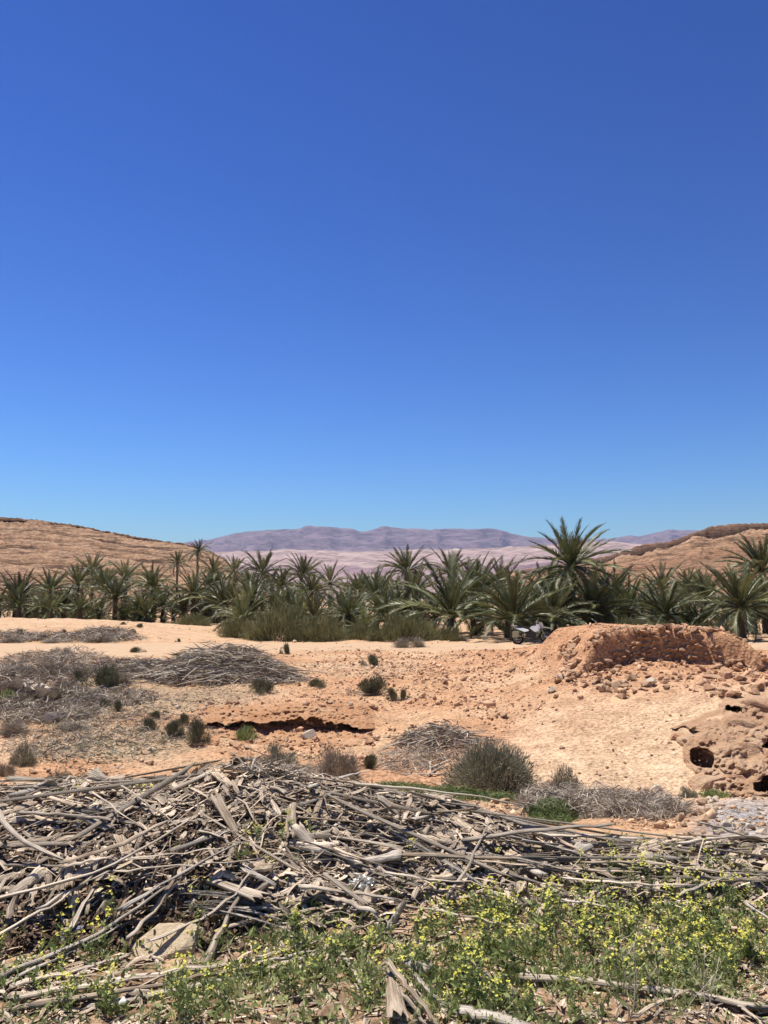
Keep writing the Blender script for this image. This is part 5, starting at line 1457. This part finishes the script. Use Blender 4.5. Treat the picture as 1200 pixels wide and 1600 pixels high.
# the big frond heap beside the road and the small one on the bank
def frond_heap(fx, fy, RX, RY, h, n, L0, L1, lab, grp, seed, slant, bare=.4, fill=True):
    """fx, fy: pixel of the heap's near foot; RX, RY, h: its half width, half depth and height in metres"""
    rr = random.Random(seed)
    foot = ground(fx, fy)[0]; cx, cy = foot[0], foot[1] + RY
    for k in range(n):
        a = rr.uniform(0, 6.283); q = math.sqrt(rr.random()) * .95
        x = cx + RX * q * math.cos(a); y = cy + RY * q * math.sin(a)
        z = float(height(x, y)); hz = h * (1 - q * q) * rr.uniform(.55, 1)
        L = rr.uniform(L0, L1); an = rr.gauss(slant, .6) + (math.pi if rr.random() < .3 else 0)
        ex, ey = math.cos(an) * L / 2, math.sin(an) * L / 2
        def top(px_, py_):
            qq = ((px_ - cx) / RX) ** 2 + ((py_ - cy) / RY) ** 2
            return float(height(px_, py_)) + max(.04, h * (1 - min(1, qq)) * rr.uniform(.5, .95))
        p0 = (x - ex, y - ey, .5 * top(x - ex, y - ey) + .5 * (z + hz)); p1 = (x + ex, y + ey, .75 * top(x + ex, y + ey) + .25 * (z + hz))
        if rr.random() > bare: dead_frond(p0, p1, lab[0], grp[0], .42)
        else: tag(lay(rr.choice(USTALK), 'palm_stalk', p0, p1, rr.uniform(.03, .055), 0), lab[1], 'palm stalk', grp[1])
    if not fill: return
    r = np.random.default_rng(seed); m = int(700 * RX * RY)
    a = r.uniform(0, 6.283, m); q = np.sqrt(r.uniform(0, 1, m)); x = cx + RX * q * np.cos(a); y = cy + RY * q * np.sin(a)
    P = np.stack([x, y, height(x, y) + h * (1 - q ** 2) * r.uniform(.3, .95, m) + .02], -1)
    an = r.normal(slant, .7, m); e = r.normal(0, .25, m); l = r.uniform(.3, 1.0, m) * (L0 + L1) / 4
    d = np.stack([np.cos(an) * np.cos(e), np.sin(an) * np.cos(e), np.sin(e)], -1) * l[:, None]
    V, Fq, R = blades(P - d * .5, P + d * .5, r.uniform(.008, .022, m), r.uniform(0, 1, m), bend=r.normal(size=(m, 3)) * .05)
    tag(obj('leaf_litter', mkmesh('leaf_litter', V, Fq, M_DEADTWIG, attrs={'rnd': R})), 'matted grey leaf blades inside ' + {5: 'the big heap beside the road', 6: 'the left end of the roadside heap', 8: 'the small heap above the largest bush'}[seed], 'plant litter', kind='stuff')
frond_heap(330, 1072, 2.7, 1.7, 1.15, 125, 1.4, 3.0, ('grey dead frond in the big heap beside the road', 'bare grey stalk in the big heap beside the road'), ('fronds of the roadside heap', 'stalks of the roadside heap'), 5, 0.3)
frond_heap(205, 1062, 1.7, 1.2, 0.55, 45, 1.0, 2.2, ('grey dead frond at the left end of the roadside heap', 'bare stalk at the left end of the roadside heap'), ('fronds at the left end of the roadside heap', 'stalks at the left end of the roadside heap'), 6, 0.2)
frond_heap(690, 1172, 0.95, 0.8, 0.42, 46, 0.6, 1.4, ('dead frond in the small heap above the largest bush', 'bare stalk in the small heap above the largest bush'), ('fronds of the small bank heap', 'stalks of the small bank heap'), 8, 0.3, .6)
frond_heap(655, 1212, 0.8, 0.9, 0.06, 18, 0.6, 1.3, ('dead frond lying flat left of the largest bush', 'bare stalk lying flat left of the largest bush'), ('fronds lying left of the largest bush', 'stalks lying left of the largest bush'), 9, 1.0, .6, False)

# fallen palm trunk in the scrub
def log():
    a = ground(26, 1073, .25)[0]; b = ground(82, 1092, .2)[0]
    d = Vector(b - a); L = d.length
    R = d.to_track_quat('Z', 'Y').to_matrix().to_4x4()
    root = obj('fallen_palm_trunk', None, None, tuple(a), None, None); root.empty_display_size = .2
    o = obj('bark', TRUNKS[0], root, M=R @ Matrix.Diagonal((.2, .2, L, 1)))
    for k in range(26):
        t = random.uniform(.05, .95); an = random.uniform(0, 6.28)
        q = R @ Vector((.2 * math.cos(an), .2 * math.sin(an), t * L))
        obj('leaf_base', random.choice(BOOTS), root, q, (random.uniform(-1, 1), random.uniform(-1.2, 0), an), (.22, .3, .3))
    tag(root, 'short fallen palm trunk with scaly bark in the grey scrub', 'log')
log()

# ------------------------------------------------------------------ green plants and yellow flowers
GREEN_ZONES = [(900, 1490, 400, 100, 1.0), (520, 1560, 250, 60, .8), (1100, 1440, 160, 60, .9), (1330, 1480, 200, 110, .8), (-150, 1540, 200, 60, .5), (560, 1500, 150, 80, .85), (390, 1345, 110, 45, .75), (300, 1580, 260, 30, .6), (420, 1465, 110, 35, .7), (210, 1480, 120, 22, .5), (60, 1510, 80, 25, .4), (640, 1400, 130, 30, .55), (830, 1390, 110, 25, .6), (820, 1575, 260, 40, .8), (1000, 1300, 110, 12, .4), (100, 1590, 160, 30, .6), (250, 1560, 200, 40, .6), (60, 1480, 90, 30, .45), (950, 1330, 60, 10, .25), (560, 1380, 50, 25, .5)]
def d_green(px, py, x, y):
    return np.maximum(in_ell(px, py, GREEN_ZONES) * (0.35 + 0.65 * sst(.3, .6, vn(x * 3.1, y * 3.1, 66))), .16 * sst(1330, 1420, py))
def near_scatter(n, seed, dens, y0=2.4, y1=7.0):
    r = np.random.default_rng(seed)
    y = r.uniform(y0, y1, n); x = r.uniform(-.74, .74, n) * y
    z = height(x, y); px, py = proj(x, y, z)
    k = r.uniform(0, 1, n) < dens(px, py, x, y)
    return np.stack([x, y, z], -1)[k]

def ground_cover():
    P = near_scatter(19000, 71, d_green)
    r = np.random.default_rng(72)
    m = 9
    n = len(P)
    a = r.uniform(0, 6.283, (n, m)); e = r.uniform(0.1, 1.25, (n, m)); l = r.uniform(.018, .055, (n, m))
    base = np.repeat(P[:, None], m, 1) + r.normal(size=(n, m, 3)) * np.array([.018, .018, .004]); base[..., 2] += r.uniform(0, .035, (n, m))
    d = np.stack([np.cos(a) * np.cos(e), np.sin(a) * np.cos(e), np.sin(e)], -1) * l[..., None]
    b = base.reshape(-1, 3); t = (base + d).reshape(-1, 3)
    V, Fq, R = blades(b, t, (l * r.uniform(.07, .17, l.shape)).ravel(), r.uniform(0, 1, n * m))
    me = mkmesh('herb_cover', V, Fq, M_HERB, attrs={'rnd': R})
    tag(obj('herb_cover', me), 'low green herbs carpeting the ground before the heap', 'ground cover', kind='stuff')
ground_cover()

def flower_plant_meshes(seed):
    r = np.random.default_rng(seed)
    h = r.uniform(.12, .24)
    B, T, W, tips = [], [], [], []
    for s in range(r.integers(3, 6)):
        a = r.uniform(0, 6.283); lean = r.uniform(.05, .45)
        hh = h * r.uniform(.6, 1.1)
        p = np.zeros(3); d = np.array([math.cos(a) * lean, math.sin(a) * lean, 1.0]); d /= np.linalg.norm(d)
        q = p + d * hh
        B.append(p); T.append(q); W.append(.0018); tips.append(q)
        for k in range(7):
            t = r.uniform(.05, .75); b = p + d * hh * t
            aa = r.uniform(0, 6.283); dd = np.array([math.cos(aa), math.sin(aa), r.uniform(.1, .9)]) * r.uniform(.02, .055) * (1.2 - t)
            B.append(b); T.append(b + dd); W.append(r.uniform(.004, .009))
    V, Fq, R = blades(np.array(B), np.array(T), np.array(W), r.uniform(0, 1, len(B)))
    fol = mkmesh('foliage', V, Fq, M_HERB, attrs={'rnd': R})
    heads = []
    for q in tips[:3]:
        V, Q = [], []
        for k in range(r.integers(3, 8)):
            c = q + r.normal(size=3) * np.array([.010, .010, .007]) + np.array([0, 0, .003])
            nrm = np.array([r.normal() * .5, r.normal() * .5 - .3, 1]); nrm /= np.linalg.norm(nrm)
            u = np.cross(nrm, [1, .2, .1]); u /= np.linalg.norm(u); v = np.cross(nrm, u)
            s = r.uniform(.0038, .0068)
            for j in range(4):
                an = j * math.pi / 2 + r.uniform(-.2, .2)
                d = u * math.cos(an) + v * math.sin(an); e = u * -math.sin(an) + v * math.cos(an)
                i0 = len(V)
                V += [c, c + d * s * .6 + e * s * .5 + nrm * .001, c + d * s * 1.15 + nrm * .002, c + d * s * .6 - e * s * .5 + nrm * .001]
                Q.append((i0, i0 + 1, i0 + 2, i0 + 3))
        heads.append(mkmesh('flower_head', V, np.array(Q), M_YELLOW))
    return fol, heads
FLOWERS = [flower_plant_meshes(1200 + i) for i in range(12)]
FL_ZONES = [(830, 1470, 170, 55, 1.0), (1090, 1440, 150, 60, 1.0), (1020, 1400, 170, 30, .7), (380, 1345, 110, 45, .7), (870, 1555, 220, 40, .8), (1100, 1510, 130, 50, .7), (950, 1500, 200, 40, .7), (600, 1450, 200, 70, .35), (1010, 1297, 90, 14, .8), (400, 1480, 110, 40, .4), (130, 1530, 130, 30, .3), (220, 1575, 160, 30, .6), (60, 1500, 90, 40, .35), (400, 1560, 150, 40, .4), (640, 1385, 160, 30, .3), (1000, 1360, 150, 20, .3), (700, 1560, 160, 40, .25), (200, 1260, 90, 18, .12), (230, 1455, 60, 20, .35), (560, 1380, 300, 40, .15)]
def flowers():
    P = near_scatter(5000, 81, lambda px, py, x, y: in_ell(px, py, FL_ZONES) * (.25 + .75 * sst(.35, .6, vn(x * 2.6, y * 2.6, 88))))
    order = np.random.default_rng(3).permutation(len(P))
    P = P[order]
    near, rest = P[:290], P[290:]
    for p in near:
        fol, heads = random.choice(FLOWERS)
        s = random.uniform(.7, 1.15)
        px, py = proj(*p)
        if py < 1335: wh = 'behind the right half of the heap' if px > 700 else 'on the crest of the left heap'
        elif px < 330: wh = 'among the stalks at the lower left' if py > 1430 else 'on the left heap'
        elif px < 520: wh = 'right of the cream rock' if py > 1420 else 'in the green gap of the left heap'
        elif px < 720: wh = 'around the splintered stump' if py > 1480 else 'in the thin green patch at the middle'
        elif py > 1530: wh = 'at and below the grey log'
        elif px > 1040: wh = 'at the right end of the flower patch'
        elif py > 1460: wh = 'in the flower patch just above the grey log'
        else: wh = 'at the back of the flower patch by the heap'
        root = obj('flowering_herb', None, None, tuple(p), (0, 0, random.uniform(0, 6.28)), s); root.empty_display_size = .05
        obj('foliage', fol, root)
        for hd in heads: obj('flower_head', hd, root)
        tag(root, 'yellow-flowered herb growing ' + wh, 'wildflower', 'yellow herbs ' + wh)
    # the many more blossoms, uncountable
    Vs, Fs, off = [], [], 0
    r = np.random.default_rng(9)
    parts = [[(np.array([v.co[:] for v in h.vertices]), np.array([p.vertices[:] for p in h.polygons])) for h in hs] for _, hs in FLOWERS]
    for p in rest:
        hs = parts[r.integers(0, len(parts))]
        a = r.uniform(0, 6.28); c, s_ = math.cos(a), math.sin(a); sc_ = r.uniform(.6, 1.05)
        for v, f in hs:
            w = np.stack([v[:, 0] * c - v[:, 1] * s_, v[:, 0] * s_ + v[:, 1] * c, v[:, 2] * .8], -1) * sc_ + p
            Vs.append(w); Fs.append(f + off); off += len(v)
    if Vs:
        me = mkmesh('blossoms', np.concatenate(Vs), np.concatenate(Fs), M_YELLOW)
        tag(obj('blossoms', me), 'small yellow blossoms spread all over the green patch', 'wildflower', kind='stuff')
    print('flower plants', len(near), 'rest', len(rest))
flowers()

# dry branching weed close to the lens
def dry_weed(px, py, h, seed, label):
    r = np.random.default_rng(seed)
    p = ground(px, py)[0]
    root = obj('dry_weed', None, None, tuple(p)); root.empty_display_size = .05
    for s in range(5):
        a = r.uniform(0, 6.283); lean = r.uniform(.05, .35); hh = h * r.uniform(.6, 1.1)
        S = [np.array([r.normal() * .02, r.normal() * .02, 0])]
        d = np.array([math.cos(a) * lean, math.sin(a) * lean * .5, 1.0])
        for k in range(5):
            d = d + r.normal(size=3) * np.array([.1, .1, 0]); S.append(S[-1] + d / np.linalg.norm(d) * hh / 5)
        obj('stem', tube_mesh('stem', S, np.linspace(.0024, .0010, 6), M_DRYSTEM, .9, n=4), root)
        for k in range(4):
            i = r.integers(2, 5); b = S[i]; aa = r.uniform(0, 6.283)
            e = b + np.array([math.cos(aa) * .7, math.sin(aa) * .5, r.uniform(.4, 1)]) * hh * .22
            obj('twig', tube_mesh('twig', [b, (b + e) / 2 + r.normal(size=3) * .006, e], [.0014, .0012, .0008], M_DRYSTEM, .9, n=3), root)
    tag(root, label, 'weed')
dry_weed(985, 1600, .42, 1, 'tall pale dry weed with forked stems before the grey log, left')
dry_weed(1050, 1612, .30, 2, 'pale dry weed with thin stems before the grey log, middle')
dry_weed(1110, 1606, .30, 3, 'pale dry weed with thin stems before the grey log, right')

# plastic scrap in the heap
def plastic():
    m, n, b = new_mat('clear_plastic')
    b.inputs['Base Color'].default_value = (.62, .62, .58, 1); b.inputs['Roughness'].default_value = .35; b.inputs['Transmission Weight'].default_value = .8
    p = ground(562, 1382, .04)[0]
    u = np.linspace(-1, 1, 16); U, W = np.meshgrid(u, u)
    Z = .035 * fbm(U * 2.5, W * 2.5, 3, 5) + .03 * (1 - U ** 2)
    V = np.stack([U * .07, W * .045, Z * .8], -1)
    o = obj('plastic_scrap', mkmesh('plastic_scrap', V, grid_faces(16, 16), m, smooth=True), None, tuple(p), (.5, .1, -.3))
    md = o.modifiers.new('thick', 'SOLIDIFY'); md.thickness = .0015
    tag(o, 'crumpled clear plastic scrap caught in the middle of the heap', 'plastic')
plastic()

# ------------------------------------------------------------------ motorcycle
def motorcycle():
    MB = plain('black_plastic', (.02, .02, .022), .45); MW = plain('white_paint', (.60, .59, .57), .35); MT = plain('tyre_rubber', (.018, .018, .018), .85)
    MM = plain('grey_metal', (.35, .35, .36), .35, .9); MS = plain('seat_vinyl', (.03, .03, .032), .6); MG = plain('smoked_screen', (.08, .09, .1), .1); MBAG = plain('khaki_bag', (.42, .40, .26), .8)
    ML = plain('lamp_glass', (.7, .72, .75), .1)
    c = at(831, 1003, 41.6)
    gz = float(height(c[0], 41.6)) + .03
    root = obj('motorcycle', None, None, (c[0], 41.6, gz), (0, math.radians(-5), math.radians(-14))); root.empty_display_size = .3
    tag(root, 'white and black adventure motorcycle parked on the road before the palms', 'motorcycle')
    def tube(name, pts, r, m, parent=root, n=8, flat=1.0):
        return obj(name, tube_mesh(name, np.array(pts, float), [r] * len(pts) if isinstance(r, (int, float)) else r, m, flat, n=n, ridge=0), parent)
    def prism(name, prof, w, m, parent=root, lean=0.0, y=0.0, bev=.012):
        bm = bmesh.new()
        zc = sum(q[1] for q in prof) / len(prof); sh = (lambda z: -lean * (z - zc) * (1 if y > 0 else -1))
        a = [bm.verts.new((x, y - w / 2 + sh(z), z)) for x, z in prof]; b_ = [bm.verts.new((x, y + w / 2 + sh(z), z)) for x, z in prof]
        bm.faces.new(a); bm.faces.new(b_[::-1])
        for i in range(len(prof)):
            j = (i + 1) % len(prof); bm.faces.new((a[j], a[i], b_[i], b_[j]))
        bmesh.ops.recalc_face_normals(bm, faces=bm.faces)
        if bev: bmesh.ops.bevel(bm, geom=bm.edges[:], offset=bev, segments=2, affect='EDGES')
        me = bpy.data.meshes.new(name); bm.to_mesh(me); bm.free(); me.materials.append(m)
        return obj(name, me, parent)
    def wheel(x, r):
        t = np.linspace(0, 2 * math.pi, 33)
        w = obj('wheel', None, root, (x, 0, r)); w.empty_display_size = .1
        V, Fq = [], []
        K, n = 32, 8
        for i in range(K):
            a = 2 * math.pi * i / K
            for j in range(n):
                b_ = 2 * math.pi * j / n; rr = r - .06 + .06 * math.cos(b_); V.append((rr * math.cos(a), .065 * math.sin(b_), rr * math.sin(a)))
        for i in range(K):
            for j in range(n): Fq.append((i * n + j, i * n + (j + 1) % n, ((i + 1) % K) * n + (j + 1) % n, ((i + 1) % K) * n + j))
        obj('tyre', mkmesh('tyre', V, np.array(Fq), MT, smooth=True), w)
        V, Fq = [], []
        for i in range(K):
            a = 2 * math.pi * i / K
            for rr, yy in ((r - .105, -.04), (r - .105, .04), (r - .13, .03), (r - .13, -.03)): V.append((rr * math.cos(a), yy, rr * math.sin(a)))
        for i in range(K):
            for j in range(4): Fq.append((i * 4 + j, i * 4 + (j + 1) % 4, ((i + 1) % K) * 4 + (j + 1) % 4, ((i + 1) % K) * 4 + j))
        obj('rim', mkmesh('rim', V, np.array(Fq), MM), w)
        sp = tube_mesh('spoke', [(0, 0, 0), (0, 0, (r - .12) / 2), (0, 0, r - .12)], [.011, .009, .008], MM, 1, n=5)
        for i in range(10): obj('spoke', sp, w, None, (0, i * math.pi / 5, 0))
        V = []; obj('brake_disc', mkmesh('brake_disc', [(.13 * math.cos(a), y, .13 * math.sin(a)) for y in (-.055, -.05) for a in np.linspace(0, 6.283, 25)[:-1]], [np.array([(i, (i + 1) % 24, 24 + (i + 1) % 24, 24 + i) for i in range(24)]), np.array([list(range(24))[::-1]])], MM), w)
    wheel(-.72, .32); wheel(.76, .34)
    prism('engine', [(-.22, .28), (.22, .28), (.30, .42), (.24, .62), (-.1, .66), (-.26, .5)], .34, MB)
    prism('engine_guard', [(-.1, .2), (.28, .22), (.34, .34), (-.14, .27)], .26, MB)
    prism('fuel_tank', [(-.08, .72), (.30, .66), (.42, .84), (.34, 1.02), (.16, 1.06), (-.06, .92)], .30, MB)
    for s in (-1, 1):
        prism('side_fairing', [(-.02, .84), (.24, .62), (.46, .66), (.58, .92), (.40, 1.04), (.16, 1.0)], .03, MW, y=s * .2, lean=.55)
        prism('tail_panel', [(-.92, 1.02), (-.86, .93), (-.30, .66), (-.06, .70), (-.10, .78), (-.5, .93)], .03, MW, y=s * .16, lean=.75)
        tube('fork', [(.76, s * .09, .34), (.60, s * .09, .72), (.48, s * .09, 1.04)], .03, MM)
        tube('swingarm', [(-.72, s * .1, .32), (-.4, s * .1, .38), (-.1, s * .09, .44)], .032, MB)
        tube('grip', [(.36, s * .22, 1.16), (.30, s * .34, 1.17), (.28, s * .42, 1.16)], .02, MB)
        tube('mirror_stem', [(.36, s * .26, 1.17), (.36, s * .30, 1.27), (.37, s * .33, 1.33)], .008, MB)
        prism('mirror', [(.34, 1.31), (.36, 1.31), (.37, 1.38), (.35, 1.38)], .12, MB, y=s * .36, bev=.005)
        prism('hand_guard', [(.36, 1.10), (.42, 1.10), (.42, 1.22), (.38, 1.22)], .14, MW, y=s * .34, bev=.005)
        tube('foot_peg', [(-.12, s * .14, .36), (-.12, s * .2, .36), (-.12, s * .27, .36)], .014, MB)
    prism('seat', [(-.70, .96), (-.62, .90), (-.12, .80), (-.02, .88), (-.10, .93), (-.40, .95), (-.5, 1.0)], .26, MS)
    prism('luggage_rack', [(-.98, 1.03), (-.66, 1.0), (-.66, 1.03), (-.98, 1.06)], .22, MW, bev=.006)
    prism('tail_lamp', [(-.96, .97), (-.90, .95), (-.88, 1.0), (-.95, 1.02)], .12, plain('red_lens', (.4, .02, .02), .2), bev=.006)
    prism('rear_mudguard', [(-1.0, .60), (-.97, .60), (-.84, .92), (-.88, .95)], .14, MB, bev=.006)
    prism('number_plate', [(-1.03, .60), (-1.02, .60), (-.95, .76), (-.96, .76)], .18, MBAG, bev=0)
    prism('front_mudguard', [(.50, .74), (.70, .80), (1.08, .72), (1.10, .75), (.72, .87), (.50, .80)], .14, MW)
    prism('headlamp_cowl', [(.46, .90), (.62, .82), (.72, .90), (.66, 1.08), (.50, 1.14)], .24, MW)
    prism('headlamp', [(.66, .92), (.715, .92), (.69, 1.02), (.64, 1.02)], .18, ML, bev=.006)
    prism('windscreen', [(.50, 1.12), (.60, 1.06), (.44, 1.38), (.41, 1.38)], .26, MG, bev=.006)
    tube('handlebar', [(.28, -.40, 1.16), (.40, -.16, 1.12), (.42, 0, 1.10), (.40, .16, 1.12), (.28, .40, 1.16)], .013, MM)
    tube('exhaust', [(.26, -.12, .34), (.0, -.16, .28), (-.36, -.18, .40), (-.62, -.2, .52), (-.92, -.21, .62)], [.02, .022, .03, .055, .05], MM)
    tube('shock_absorber', [(-.42, 0, .42), (-.34, 0, .58), (-.24, 0, .74)], .035, MM)
    prism('frame_rail', [(-.30, .60), (.40, .90), (.46, .86), (-.24, .54)], .2, MB)
    tube('side_stand', [(-.08, -.14, .30), (-.04, -.24, .14), (-.02, -.30, .0)], .012, MM)
    prism('rear_bag', [(-.98, .42), (-.62, .42), (-.58, .72), (-.94, .74)], .16, MBAG, y=-.30, bev=.03)
    prism('rear_bag', [(-.98, .42), (-.62, .42), (-.58, .72), (-.94, .74)], .16, MBAG, y=.30, bev=.03)
motorcycle()

# ------------------------------------------------------------------ the air
def haze():
    m = bpy.data.materials.new('haze_air'); m.use_nodes = True
    n = m.node_tree; n.nodes.clear()
    out = n.nodes.new('ShaderNodeOutputMaterial'); v = n.nodes.new('ShaderNodeVolumePrincipled')
    v.inputs['Color'].default_value = (.50, .64, 1.0, 1)
    v.inputs['Density'].default_value = 4.2e-5
    v.inputs['Anisotropy'].default_value = 0.0
    n.links.new(v.outputs[0], out.inputs['Volume'])
    x0, x1, y0, y1, z0, z1 = -44000., 44000., -500., 40500., -6., 1320.
    x0, x1, = -290000., 290000.
    V = [(x, y, z) for z in (z0, z1) for y in (y0, y1) for x in (x0, x1)]
    Fq = [(0, 2, 3, 1), (4, 5, 7, 6), (0, 1, 5, 4), (2, 6, 7, 3), (0, 4, 6, 2), (1, 3, 7, 5)]
    o = obj('haze', mkmesh('haze', V, np.array(Fq), m))
    tag(o, 'thin blue haze of the far air', 'haze', kind='stuff')
haze()
